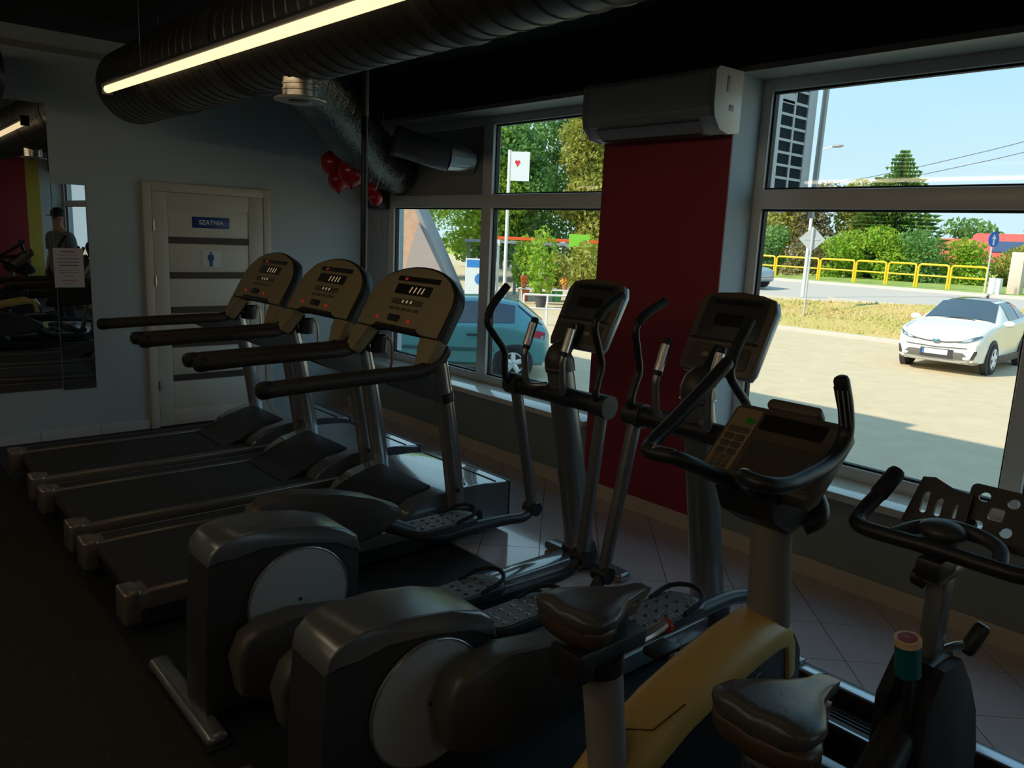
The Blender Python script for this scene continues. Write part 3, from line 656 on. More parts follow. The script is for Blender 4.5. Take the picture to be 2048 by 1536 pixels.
def upright_bike():
    cx = -1.12; X = lambda v: cx+v
    t = thing('upright_exercise_bike', 'yellow upright exercise bike with black console and handlebars', 'exercise bike', (cx, 1.75, 0))
    ridge = [(1.17, .20), (1.27, .35), (1.42, .455), (1.58, .525), (1.75, .572), (1.9, .602), (2.04, .618), (2.13, .60), (2.18, .53), (2.20, .42)]
    body = [(1.20, .10), (1.21, .20)]+[(p+.01, q-.05) for p, q in ridge[1:9]]+[(2.19, .42), (2.20, .10)]
    part('side_housing', MB().yz(body, X(-.09), X(.07), .014), mat('bike_black', (.022, .026, .032), .4), t, 30)
    rs = []
    for i, (p, q) in enumerate(ridge):
        i0, i1 = max(i-1, 0), min(i+1, len(ridge)-1); d = Vector((0, ridge[i1][0]-ridge[i0][0], ridge[i1][1]-ridge[i0][1])).normalized(); n_ = Vector((0, -d.z, d.y))
        c0 = Vector((X(-.01), p, q))-n_*.085
        rs.append([c0+Vector((.088*math.copysign(abs(math.cos(w))**.75, math.cos(w)), 0, 0))+n_*.085*math.copysign(abs(math.sin(w))**.8, math.sin(w))*(1 if math.sin(w) > 0 else .25) for w in [2*PI*k/28 for k in range(28)]])
    part('yellow_shell', MB().rings(rs), m_yellow, t, 50)
    sm_ = mat('shell_seam', (.10, .06, .02), .6)
    part('shell_seam', MB().tube([(X(-.07), 1.455, .468), (X(-.01), 1.445, .470), (X(.045), 1.49, .478), (X(.06), 1.60, .515)], .0022, 5), sm_, t)
    text_mesh('STAR TRAC', .046, mat('lettering_grey', (.34, .35, .37), .5), 'lettering', frame_M((X(.0712), 1.84, .445), (0, .97, .20), (0, -.20, .97)), .0008, t, True)
    part('front_post', MB().tube([(cx, 2.10, .52), (cx, 2.07, .75), (cx, 2.03, 1.02)], [.062, .058, .052], 20, 2, sx=1.1), m_warmgrey, t)
    part('front_foot', MB().box(X(-.22), X(.22), 2.27, 2.35, .01, .07, .02, 3), m_greymet, t); part('rear_foot', MB().box(X(-.22), X(.22), 1.12, 1.20, .01, .07, .02, 3), m_greymet, t)
    part('base_rail', MB().box(X(-.05), X(.05), 1.15, 2.32, .05, .12, .01), m_black, t)
    # seat
    part('seat_post', MB().tube([(cx, 1.385, .33), (cx, 1.325, .70)], .050, 20), mat('post_grey', (.30, .275, .25), .4), t)
    part('post_sleeve', MB().tube([(cx, 1.327, .69), (cx, 1.32, .735)], .054, 20), m_black, t)
    part('seat_slider', MB().box(X(-.04), X(.04), 1.21, 1.44, .73, .775, .006), m_charcoal, t)
    part('slider_cap', MB().box(X(-.048), X(.048), 1.19, 1.25, .705, .785, .01), m_black, t)
    kb = part('adjust_lever', MB().tube([(X(.02), 1.40, .735), (X(.03), 1.46, .745), (X(.03), 1.52, .755)], .014, 10, 3), m_chrome, t)
    part('lever_tip', MB().tube([(X(.03), 1.525, .748), (X(.03), 1.535, .751)], .020, 12), mat('orange_red_tip', (.6, .06, .03), .4), kb)
    sd = part('saddle', saddle(MB(), (cx, 1.165, 0), .31, .20, .880, .02), m_saddle, t, 50)
    part('saddle_base', saddle(MB(), (cx, 1.17, 0), .27, .192, .852, .02), m_saddleglow, sd, 50)
    part('saddle_clamp', MB().box(X(-.03), X(.03), 1.26, 1.38, .77, .84, .01), m_black, t)
    # console
    O = (cx, 1.90, 1.045); V = (0, .19, .175); F = plate_fn(O, (1, 0, 0), V)
    ol = [(-.165, 0), (.165, 0), (.18, .03), (.185, .25), (.17, .275), (-.17, .275), (-.185, .25), (-.18, .03)]
    part('console_body', MB().prism(ol, F, -.06, 0, .016), m_tandark, t)
    f = part('console_face', MB().prism(rrect(.335, .24, .02, 3, 0, .137), F, 0, .004, .002), mat('console_panel', (.085, .07, .05), .45), t)
    k = part('keypad_panel', MB().prism(rrect(.085, .225, .008, 3, -.122, .137), F, .004, .006), mat('keypad_tan', (.30, .22, .12), .5), f)
    part('green_key', MB().prism(rrect(.030, .024, .010, 4, -.102, .205), F, .006, .009, .002), mat('green_key', (.03, .30, .02), .4), k)
    part('key_row', MB().prism(rrect(.07, .020, .004, 2, -.122, .168), F, .006, .008), m_tandark, k)
    for i in range(2):
        for j in range(3): part('key', MB().prism(rrect(.03, .022, .006, 2, -.14+.036*i, .085+.027*j), F, .006, .009, .002), MATS['tray_brown'], k)
    for i in range(3):
        for j in range(3): part('number_key', MB().prism(rrect(.016, .013, .003, 2, -.143+.021*i, .034+.016*j), F, .006, .008), m_tandark, k)
    d = part('display', MB().prism(rrect(.20, .055, .006, 3, .03, .215), F, .004, .007), m_dispdark, f)
    part('lower_display', MB().prism(rrect(.225, .12, .008, 3, .048, .09), F, .004, .006), mat('display_brown', (.05, .042, .033), .35), f)
    part('right_keypad', MB().prism(rrect(.05, .05, .008, 3, .14, .215), F, .004, .007), MATS['tray_brown'], f)
    part('round_key', MB().prism(rrect(.024, .024, .011, 4, .14, .10), F, .006, .010, .002), m_warmgrey, f)
    part('book_rest', MB().prism(rrect(.17, .035, .015, 4, .0, .285), F, -.03, .012, .006), m_tandark, t)
    part('console_neck', MB().yz([(1.86, 1.03), (2.06, 1.10), (2.14, 1.0), (2.10, .92), (2.0, .90), (1.90, .955)], X(-.09), X(.09), .015), m_black, t, 30)
    part('cable_cover', MB().tube([(X(.03), 2.10, 1.0), (X(.07), 2.15, .98), (X(.10), 2.13, .93), (X(.07), 2.10, .90)], .03, 14, 4), m_charcoal, t)
    # handlebar
    hb = [(X(-.13), 2.04, 1.30)]
    L = [(X(-.185), 2.02, 1.355), (X(-.195), 1.93, 1.285), (X(-.20), 1.80, 1.20), (X(-.195), 1.70, 1.15), (X(-.165), 1.66, 1.138), (X(-.09), 1.68, 1.135), (X(-.05), 1.80, 1.08), (X(-.03), 1.92, 1.02)]
    Rr = [(X(.165), 2.03, 1.36), (X(.175), 2.055, 1.28), (X(.18), 2.06, 1.20), (X(.185), 1.98, 1.145), (X(.195), 1.82, 1.13), (X(.195), 1.72, 1.13), (X(.165), 1.665, 1.138), (X(.10), 1.70, 1.13), (X(.05), 1.82, 1.07), (X(.03), 1.92, 1.02)]
    h1 = part('handlebar', MB().tube(L, .021, 14, 5, roundcap=True), m_black, t); h2 = part('handlebar', MB().tube(Rr, .021, 14, 5, roundcap=True), m_black, t)
    part('pulse_sensor', MB().tube([(X(-.155), 1.661, 1.1405), (X(-.095), 1.677, 1.1375)], .0217, 14), m_chrome, h1)
    part('pulse_sensor', MB().tube([(X(.105), 1.697, 1.133), (X(.075), 1.76, 1.102)], .0217, 14), m_chrome, h2)
    part('grip_sensor', MB().tube([(X(.1655), 2.031, 1.345), (X(.174), 2.051, 1.285)], .0217, 14, sx=.9), m_blackrub, h2)
    for a in (.35, 1.0, 1.6): part('sensor_strip', MB().tube([(X(.166)+.0215*math.cos(a), 2.033-.0215*math.sin(a), 1.335), (X(.178)+.0215*math.cos(a), 2.058-.0215*math.sin(a), 1.235)], .002, 6), m_chrome, h2)
    # crank
    for s in (-1, 1):
        c = part('crank_arm', MB().box(*sorted((X(s*.125), X(s*.140))), 1.79, 1.83, .14 if s > 0 else .33, .36 if s > 0 else .50, .006), m_greymet, t)
        z = .15 if s > 0 else .49
        part('bike_pedal', MB().box(*sorted((X(s*.145), X(s*.215))), 1.76, 1.86, z-.012, z+.012, .006), m_black, t)
    ORG[0] = Vector((0, 0, 0))
upright_bike()
def spin_bike():
    cx = -.62; X = lambda v: cx+v
    t = thing('spin_bike', 'black indoor cycling bike with teal resistance knob at right', 'exercise bike', (cx, 1.7, 0))
    # handlebar
    hb = part('handlebar', MB().tube([(X(-.185), 2.08, 1.125), (X(-.195), 2.03, 1.085), (X(-.205), 1.95, 1.04), (X(-.185), 1.905, 1.025), (X(-.11), 1.895, 1.025), (X(0), 1.895, 1.028), (X(.11), 1.895, 1.025), (X(.185), 1.905, 1.025), (X(.205), 1.95, 1.04), (X(.195), 2.03, 1.085), (X(.185), 2.08, 1.125)], .0195, 14, 5, roundcap=True), m_black, t)
    for s in (-1, 1): part('hand_grip', MB().tube([(X(s*.196), 2.025, 1.082), (X(s*.185), 2.085, 1.13)], .0225, 14, roundcap=True), m_blackrub, hb)
    part('inner_loop', MB().tube([(X(-.10), 1.90, 1.03), (X(-.07), 1.96, 1.045), (X(-.02), 1.985, 1.06), (X(.05), 1.985, 1.06), (X(.11), 1.96, 1.05), (X(.13), 1.905, 1.03)], .017, 12, 4), m_charcoal, hb)
    part('centre_pad', MB().ell((X(-.01), 1.955, 1.055), (.055, .05, .028)), m_charcoal, hb)
    # media holder with real slots and holes
    M = frame_M((X(-.085), 2.12, 1.06), (1, 0, .02), (-.04, .45, .89))
    sl = lambda u, v, w, h: rrect(w, h, min(w, h)*.45, 3, u, v)
    p = holed('slotted_plate', [(-.075, -.06), (.075, -.06), (.075, .05), (.03, .055), (-.02, .075), (-.05, .07)], [sl(-.03, .005, .016, .06), sl(.005, .0, .016, .05), sl(.045, 0, .008, .04)], .012, m_black, M, t)
    M = frame_M((X(.075), 2.14, 1.065), (1, 0, .0), (-.02, .45, .89))
    circ = lambda u, v, r: [(u+r*math.cos(2*PI*k/14), v+r*math.sin(2*PI*k/14)) for k in range(14)][::1]
    holed('perforated_plate', rrect(.20, .15, .015, 3), [circ(-.065, .045, .014), circ(.0, .045, .014), rrect(.034, .034, .006, 2, -.03, .008), circ(-.065, -.03, .014), circ(.0, -.03, .014), circ(.06, .01, .014)], .012, m_black, M, t)
    part('holder_arm', MB().tube([(X(0), 1.97, 1.02), (X(0), 2.06, 1.03), (X(0), 2.12, 1.04)], .014, 10), m_black, t)
    # stem
    part('stem_clamp', MB().box(X(-.03), X(.03), 1.86, 1.97, .955, 1.01, .012), m_black, t)
    part('stem_slide', MB().box(X(-.022), X(.022), 1.90, 2.08, .935, .965, .006), mat('stem_grey', (.22, .20, .18), .4, .5), t)
    part('clamp_knob', MB().tube([(X(-.05), 1.93, .935), (X(-.025), 1.93, .935)], [.022, .026], 14), m_black, t)
    part('slide_knob', MB().tube([(X(.01), 2.09, .945), (X(.01), 2.11, .94)], .016, 12), m_black, t)
    part('handlebar_post', MB().box(X(-.022), X(.022), 1.935, 1.995, .70, .95, .006), m_greymet, t)
    part('head_tube', MB().yz([(1.90, .74), (2.03, .74), (2.08, .45), (2.16, .15), (1.99, .15), (1.93, .45)], X(-.035), X(.035), .012), m_black, t)
    part('frame_beam', MB().tube([(cx, 1.95, .66), (cx, 1.72, .50), (cx, 1.40, .36), (cx, 1.15, .30)], .045, 14, 3), m_black, t)
    kb = part('resistance_knob', MB().tube([(X(0.0170), 1.79, .755), (X(0.0120), 1.775, .835)], .028, 20), mat('teal_plastic', (.0, .13, .17), .4), t, label='teal resistance knob with cream cap')
    part('knob_cap', MB().tube([(X(0.0120), 1.7755, .833), (X(0.0110), 1.773, .848)], .0295, 20), mat('cream_cap', (.75, .55, .32), .4), kb)
    part('cap_emblem', MB().tube([(X(0.0108), 1.7722, .8482), (X(0.0107), 1.7720, .8494)], .0205, 20), mat('maroon_print', (.28, .02, .03), .5), kb)
    text_mesh('SPIN', .011, MATS['cream_cap'], 'cap_lettering', frame_M((X(0.0106), 1.7718, .8500), (1, 0, 0), (0, .95, .3)), .0003, kb)
    part('knob_stem', MB().tube([(X(0.0180), 1.795, .76), (X(0.0220), 1.82, .58)], .012, 10), m_black, t)
    lv = part('brake_lever', MB().tube([(X(-.01), 1.96, .70), (X(.02), 2.02, .74), (X(.05), 2.08, .745)], .012, 10, 3), m_greymet, t)
    part('lever_grip', MB().tube([(X(.05), 2.07, .735), (X(.065), 2.10, .79)], .020, 14, roundcap=True), m_black, lv)
    fl = MB(); xcyl(fl, (2.03, .32), .225, X(-.022), X(.022), 40, .01)
    part('flywheel', fl, m_greymet, t)
    cv = [(1.82, .66), (1.90, .74), (2.02, .73), (2.11, .64), (2.18, .53), (2.25, .40), (2.27, .25), (2.2, .1), (1.95, .08), (1.82, .2)]
    for s in (-1, 1): part('flywheel_guard', MB().yz(cv, *sorted((X(s*.028), X(s*.062))), .012), m_blackrub, t, 30)
    part('yellow_sticker', MB().box(X(-.060), X(.06), 1.78, 1.80, .40, .44), mat('sticker_yellow', (.55, .36, .03), .5), t)
    part('chain_guard', MB().yz([(1.30, .30), (1.45, .44), (1.75, .50), (1.95, .42), (1.95, .30), (1.7, .20), (1.4, .20)], X(.065), X(.10), .012), m_black, t, 30)
    part('rear_foot', MB().box(X(-.22), X(.22), .98, 1.05, .012, .075, .015, 3), m_greymet, t); part('front_foot', MB().box(X(-.22), X(.22), 2.31, 2.38, .012, .075, .015, 3), m_greymet, t)
    part('seat_tube', MB().tube([(cx, 1.42, .30), (cx, 1.30, .62)], .04, 16), m_black, t)
    part('seat_post', MB().tube([(cx, 1.31, .60), (cx, 1.27, .80)], .028, 16), m_silver, t)
    part('seat_slider', MB().box(X(-.022), X(.022), 1.17, 1.40, .79, .82, .005), m_silver, t)
    sd = part('saddle', saddle(MB(), (cx, 1.135, 0), .31, .20, .90, .035), m_saddle, t, 50)
    part('saddle_side', saddle(MB(), (cx, 1.14, 0), .28, .197, .862, .035), m_saddleglow, sd, 50, 'saddle underside with warm lamplight painted in as brown')
    for s in (-1, 1):
        part('crank_arm', MB().box(*sorted((X(s*.11), X(s*.125))), 1.66, 1.70, .16 if s > 0 else .33, .35 if s > 0 else .52, .006), m_greymet, t)
        z = .17 if s > 0 else .51
        part('bike_pedal', MB().box(*sorted((X(s*.13), X(s*.21))), 1.63, 1.73, z-.014, z+.014, .006), m_black, t)
    ORG[0] = Vector((0, 0, 0))
spin_bike()
def floor_frame():
    t = thing('steel_floor_frame', 'low black steel frame with bright top edges on the tiled floor', 'frame', (-.75, 2.62, 0))
    mt = mat('bright_top', (.50, .52, .55), .2, .7); mr = mat('frame_black', (.012, .012, .014), .5)
    part('beam', MB().box(-1.35, -.16, 2.70, 2.755, .012, .105, .004), mr, t); part('top_strip', MB().box(-1.33, -.16, 2.695, 2.76, .105, .116, .003), mt, t)
    part('beam', MB().box(-1.20, -.16, 2.49, 2.53, .012, .085, .004), mr, t); part('top_strip', MB().box(-1.20, -.16, 2.49, 2.505, .085, .092, .002), mt, t)
    part('end_plate', MB().box(-1.385, -1.35, 2.67, 2.77, .0105, .125, .004), mr, t)
    part('end_bracket', MB().box(-1.39, -1.30, 2.715, 2.765, .116, .13, .004), m_bluegrey, t)
    for k in range(6): part('ridge', MB().box(-1.2, -.16, 2.545+.022*k, 2.555+.022*k, .012, .06), mr, t)
    ORG[0] = Vector((0, 0, 0))
floor_frame()
# ================================================================ OUTSIDE
G = -.85
m_pave = mat2('beige_paving', (.55, .435, .275), (.62, .50, .33), 3, .85, 8, .3, .7, .1)
m_asph = mat('pale_road', (.50, .455, .40), .85, noise=.1, nscale=2)
m_kerb = mat('kerb_stone', (.48, .46, .42), .8, noise=.1, nscale=6)
m_grass = mat2('dry_grass', (.56, .41, .17), (.44, .38, .11), .9, .9, 8, .35, .65, .3)
m_grass2 = mat2('green_verge', (.22, .33, .05), (.34, .40, .10), 1.2, .9, 8, .35, .65, .2)
m_bark = mat('bark', (.16, .12, .08), .9, noise=.3, nscale=6)
m_steelpost = mat('galvanised_post', (.55, .56, .57), .45, .3)
struct('paving_ground', MB().box(-90, 60, 4.2, 23.0, G-.1, G).box(-90, -20, 23.0, 60, G-.1, G-.001), m_pave)
def bank():
    b = MB(); xs = [-20+1.4*i for i in range(33)]; ys = [23.15, 24, 25, 26, 27, 28]
    rows = []
    for j, y in enumerate(ys):
        r = []
        for x in xs:
            top = max(-.22, min(.20, -.12+.05*(x+14)))
            t = (y-23.15)/4.85; z = G+.10+(top-G-.10)*(t**.85)
            r.append(b.bm.verts.new((x, y+.0, z+random.uniform(-.03, .03)*(0 < j < 5))))
        rows.append(r)
    for j in range(len(ys)-1):
        for i in range(len(xs)-1): b.bm.faces.new((rows[j][i], rows[j][i+1], rows[j+1][i+1], rows[j+1][i]))
    struct('grass_bank', b, m_grass, 60)
    g = MB(); rnd = random.Random(3)
    for k in range(11000):
        x = rnd.uniform(-19, 1); y = 23.25+4.6*rnd.random()
        top = max(-.22, min(.20, -.12+.05*(x+14))); t = (y-23.15)/4.85; z = G+.10+(top-G-.10)*(t**.85)-.02
        a = rnd.uniform(0, 2*PI); h = rnd.uniform(.05, .12); w = rnd.uniform(.012, .03); dx, dy = w*math.cos(a), w*math.sin(a); l = rnd.uniform(-.08, .08)
        g._add([(x-dx, y-dy, z), (x+dx, y+dy, z), (x+l, y+l*.5, z+h)], [(0, 1, 2)])
    o = solo('grass_tufts', g, mat2('grass_blades', (.60, .44, .17), (.46, .43, .12), .9, .9, 6, .35, .65), 'dry grass covering the bank below the road', 'grass', smooth=0); o['kind'] = 'stuff'
bank()
struct('paving_kerb', MB().box(-20, 26, 23.0, 23.15, G-.1, G+.12, .02), m_kerb)
def road():
    b = MB(); v = []
    for x in (-24, -20, -14, -7, 40):
        top = max(-.22, min(.20, -.12+.05*(x+14))); v.append([(x, 28, top), (x, 28.2, top+.02), (x, 37.6, .05), (x, 37.8, .17)])
    for a, c in zip(v, v[1:]):
        for k in range(3): b._add([a[k], c[k], c[k+1], a[k+1]], [(0, 1, 2, 3)])
    struct('road', b, m_asph, 0)
    struct('road_base', MB().box(-24, 40, 28.02, 37.8, G-.1, -.26), m_kerb)
    struct('road_kerb', MB().box(-24, 40, 37.7, 37.9, .0, .18, .02), m_kerb)
    struct('far_verge', MB().box(-24, 60, 37.9, 140, -.9, .18).box(-90, -24, 60, 140, -.9, .18), m_grass2)
    struct('near_kerb', MB().box(-20, -14, 27.85, 28.05, -.4, -.1).box(-14, -8, 27.85, 28.05, -.4, .02), m_kerb)
road()
# ---------------------------------------------------------------- plants
def leaves(mb, c, r, n, size, rnd, shape='ell'):
    c = Vector(c)
    for _ in range(n):
        while True:
            p = Vector((rnd.uniform(-1, 1), rnd.uniform(-1, 1), rnd.uniform(-1, 1)))
            if .25 < p.length < 1: break
        q = c+Vector((p.x*r[0], p.y*r[1], p.z*r[2])); s = size*rnd.uniform(.6, 1.3)
        a = Vector((rnd.gauss(0, 1), rnd.gauss(0, 1), rnd.gauss(0, 1))).normalized(); b = a.cross(Vector((rnd.gauss(0, 1), rnd.gauss(0, 1), rnd.gauss(0, 1)))).normalized()
        mb._add([q-a*s, q-b*s*.55, q+a*s, q+b*s*.55], [(0, 1, 2, 3)])
def tree(name, label, base, h, w, cols, seed, trunk=.12, bare=.25, n=2600, leaf=.17, group=None, blobs=9):
    rnd = random.Random(seed); base = Vector(base)
    t = thing(name, label, 'tree' if 'shrub' not in name and 'hedge' not in name else 'shrub', base, group)
    m = MB(); leaves_total = n; 
    for k in range(blobs):
        zz = bare+(1-bare)*(k+.5)/blobs; ww = w*(1-.75*abs(zz-.58)**1.2)*.62
        c = base+Vector((rnd.uniform(-.4, .4)*w*.6, rnd.uniform(-.4, .4)*w*.6, h*zz))
        leaves(m, c, (ww*rnd.uniform(.6, .9), ww*rnd.uniform(.6, .9), h*(1-bare)/blobs*1.5), n//blobs, leaf, rnd)
    part('foliage', m, leafmat('leaf_%d' % seed, *cols), t, 0)
    tr = MB().tube([base, base+Vector((.05, 0, h*.3)), base+Vector((-.05, .05, h*.6)), base+Vector((0, 0, h*.85))], [trunk, trunk*.8, trunk*.5, trunk*.15], 8, 2)
    part('trunk', tr, m_bark, t)
    bt = MB()
    for k in range(6):
        z0 = h*(bare*.8+.09*k); a = rnd.uniform(0, 2*PI); L = w*.4
        bt.tube([base+Vector((0, 0, z0)), base+Vector((L*.5*math.cos(a), L*.5*math.sin(a), z0+h*.07)), base+Vector((L*math.cos(a), L*math.sin(a), z0+h*.17))], [trunk*.45, trunk*.3, trunk*.1], 5)
    part('branches', bt, m_bark, t)
    ORG[0] = Vector((0, 0, 0)); return t
def spruce(label, base, h, w, seed, cols):
    rnd = random.Random(seed); base = Vector(base)
    t = thing('spruce_tree', label, 'tree', base); m = MB()
    tiers = int(h/.24)
    for i in range(tiers):
        f = i/tiers; z = h*(.05+.95*f); L = w/2*(1-f)**.8+.10
        for k in range(int(14+16*(1-f))):
            a = rnd.uniform(0, 2*PI); l = L*rnd.uniform(.75, 1.15); d = Vector((math.cos(a), math.sin(a), 0)); s = Vector((-d.y, d.x, 0))
            p0 = base+Vector((0, 0, z)); nb = 4
            for j in range(nb):
                u = (j+.6)/nb; c = p0+d*l*u+Vector((0, 0, -.18*l*u+.12*l*u*u)); wd = .16*(1.1-u*.6)*(.6+.4*(1-f)); ln = l/nb*.8
                m._add([c-d*ln*.6, c+s*wd+Vector((0, 0, -.07)), c+d*ln, c-s*wd+Vector((0, 0, -.07))], [(0, 1, 2, 3)])
                m._add([c-d*ln*.4, c+Vector((0, 0, -.20)), c+d*ln*.8, c+Vector((0, 0, .05))], [(0, 1, 2, 3)])
    part('foliage', m, leafmat('spruce_%d' % seed, *cols), t, 0)
    part('trunk', MB().tube([base, base+Vector((0, 0, h*.95))], [.16, .02], 8), m_bark, t)
    ORG[0] = Vector((0, 0, 0))
GR1 = ((.20, .40, .02), (.42, .55, .06)); GR2 = ((.30, .33, .05), (.48, .46, .10)); GR3 = ((.10, .26, .06), (.25, .42, .12)); GR4 = ((.22, .20, .09), (.36, .30, .14))
spruce('tall dark green spruce behind the yellow railing', (-21.6, 50.5, .15), 8.0, 7.0, 11, ((.07, .17, .03), (.24, .38, .07)))
spruce('lower spruce leaning against the taller one', (-22.7, 50.0, .15), 6.4, 4.8, 12, ((.12, .20, .03), (.30, .38, .08)))
tree('birch_tree', 'yellow-green tree left of the spruce, behind lamp post', (-28.8, 49, .15), 5.6, 3.6, GR2, 21, n=4500, bare=.1, leaf=.15)
tree('brown_tree', 'brownish sparse tree between lamp post and spruce', (-26.1, 49, .15), 5.4, 3.2, GR4, 22, n=3600, bare=.1, leaf=.14)
tree('willow_tree', 'olive leafy tree close to the left of spruce', (-24.3, 51, .15), 5.6, 2.6, GR2, 23, n=3400, bare=.1, leaf=.14)
for i, (x, y, h, w, c, lab) in enumerate(((-26.6, 45, 2.6, 2.6, GR3, 'bluish green round shrub behind the left end of railing'), (-24.2, 45, 2.2, 2.6, GR4, 'brownish hedge shrub behind the railing near sign post'), (-22.0, 45.5, 2.5, 2.8, GR1, 'light green shrub below the willow tree'),
        (-19.8, 46, 2.7, 2.8, GR1, 'bright green shrub right under the spruce'), (-17.9, 46.5, 2.6, 2.6, GR3, 'deep green shrub right of the spruce'), (-16.2, 47.5, 2.2, 2.4, GR1, 'rounded green shrub in front of the red roofs'), (-14.6, 50, 2.0, 2.2, GR2, 'yellowish low shrub near the blue round sign'))):
    tree('hedge_shrub', lab, (x, y, .15), h, w, c, 30+i, trunk=.05, bare=.04, n=2400, leaf=.11, blobs=6)
for i, (x, y, h, w, c, lab) in enumerate(((-24, 72, 4.2, 6, GR3, 'distant green tree on the horizon left of the gap'), (-17.6, 76, 4.4, 7, GR1, 'distant bushy tree behind the red roof houses'), (-14.2, 58, 5.6, 3.4, GR2, 'tree cut off by the right edge behind red roof'))):
    tree('distant_tree', lab, (x, y, .1), h, w, c, 50+i, n=1600, bare=.1, leaf=.26, blobs=7)
# trees in the left-hand window
for i, (x, y, h, w, c, lab) in enumerate(((-38.5, 24.3, 9, 7, GR1, 'bright green tree beyond the A-frame hut in left window'), (-36, 29.0, 8.2, 4.6, GR1, 'sunlit tree with pale trunk just left of the mullion'), (-34.6, 30.6, 8.6, 3.6, GR3, 'open tree with thin trunks behind the white pylon sign'),
        (-36.5, 35.0, 12.0, 5.2, GR3, 'blue-green tall tree in the middle of left window'), (-31.6, 33.4, 10.0, 3.6, GR2, 'tall olive tree next to the red pillar'), (-33.8, 36.6, 11.5, 4.0, GR2, 'yellow-green tree behind the olive one by the pillar'), (-47, 40, 9, 11, GR3, 'dark green tree mass at the back of left window'))):
    tree('roadside_tree', lab, (x, y, G), h, w, c, 60+i, n=9000, bare=.16, leaf=.15, trunk=.16, blobs=13)
# nursery plants
pl = random.Random(5)
PL = [(-23.6, 21.4), (-22.8, 22.5), (-22.0, 23.5), (-21.3, 24.5), (-20.6, 25.4), (-19.9, 26.2), (-21.0, 19.9), (-19.9, 20.9), (-18.9, 21.9), (-18.0, 23.0)]
words = ['first', 'second', 'third', 'fourth', 'fifth', 'sixth', 'seventh', 'eighth', 'ninth', 'tenth']
for i, (x, y) in enumerate(PL):
    h = pl.uniform(1.5, 2.7); c = (GR1, GR2, ((.30, .42, .02), (.50, .58, .06)))[i % 3]
    t = thing('potted_shrub', '%s potted garden plant from the left in the nursery display' % words[i], 'plant', (x, y, G), 'nursery plants seen through the left window')
    m = MB(); leaves(m, (x, y, G+.45+h*.45), (.55, .55, h*.52), 620, .11, pl); part('foliage', m, leafmat('shrubleaf_%d' % (i % 3), *c), t, 0)
    pc = ((.55, .14, .05), (.05, .30, .12), (.06, .06, .07), (.65, .25, .08))[i % 4]
    part('pot', MB().lathe([(.16, 0), (.22, .42), (.24, .42), (.24, .46), (.20, .46)], Matrix.Translation((x, y, G)), 14), mat('pot_%d' % (i % 4), pc, .6), t)
    part('stem', MB().tube([(x, y, G+.4), (x, y, G+h*.8)], .02, 6), m_bark, t)
    ORG[0] = Vector((0, 0, 0))
for i in range(12):
    x, y = -22.6+.38*i+pl.uniform(-.1, .1), 20.6+.36*i+pl.uniform(-.2, .2); col = ((.75, .18, .05), (.80, .10, .12), (.85, .75, .7), (.80, .35, .04))[i % 4]
    t = thing('flower_pot', '%s small flower pot from the left on the nursery bench' % (words+['eleventh', 'twelfth'])[i], 'plant', (x, y, G+.60), 'flower pots on the nursery bench')
    m = MB(); leaves(m, (x, y, G+.95), (.17, .17, .14), 60, .06, pl); part('flowers', m, mat('petal_%d' % (i % 4), col, .6), t, 0)
    part('pot', MB().lathe([(.08, 0), (.12, .2), (.13, .2), (.10, .21)], Matrix.Translation((x, y, G+.60)), 12), mat('pot_terracotta', (.45, .18, .08), .7), t)
    ORG[0] = Vector((0, 0, 0))
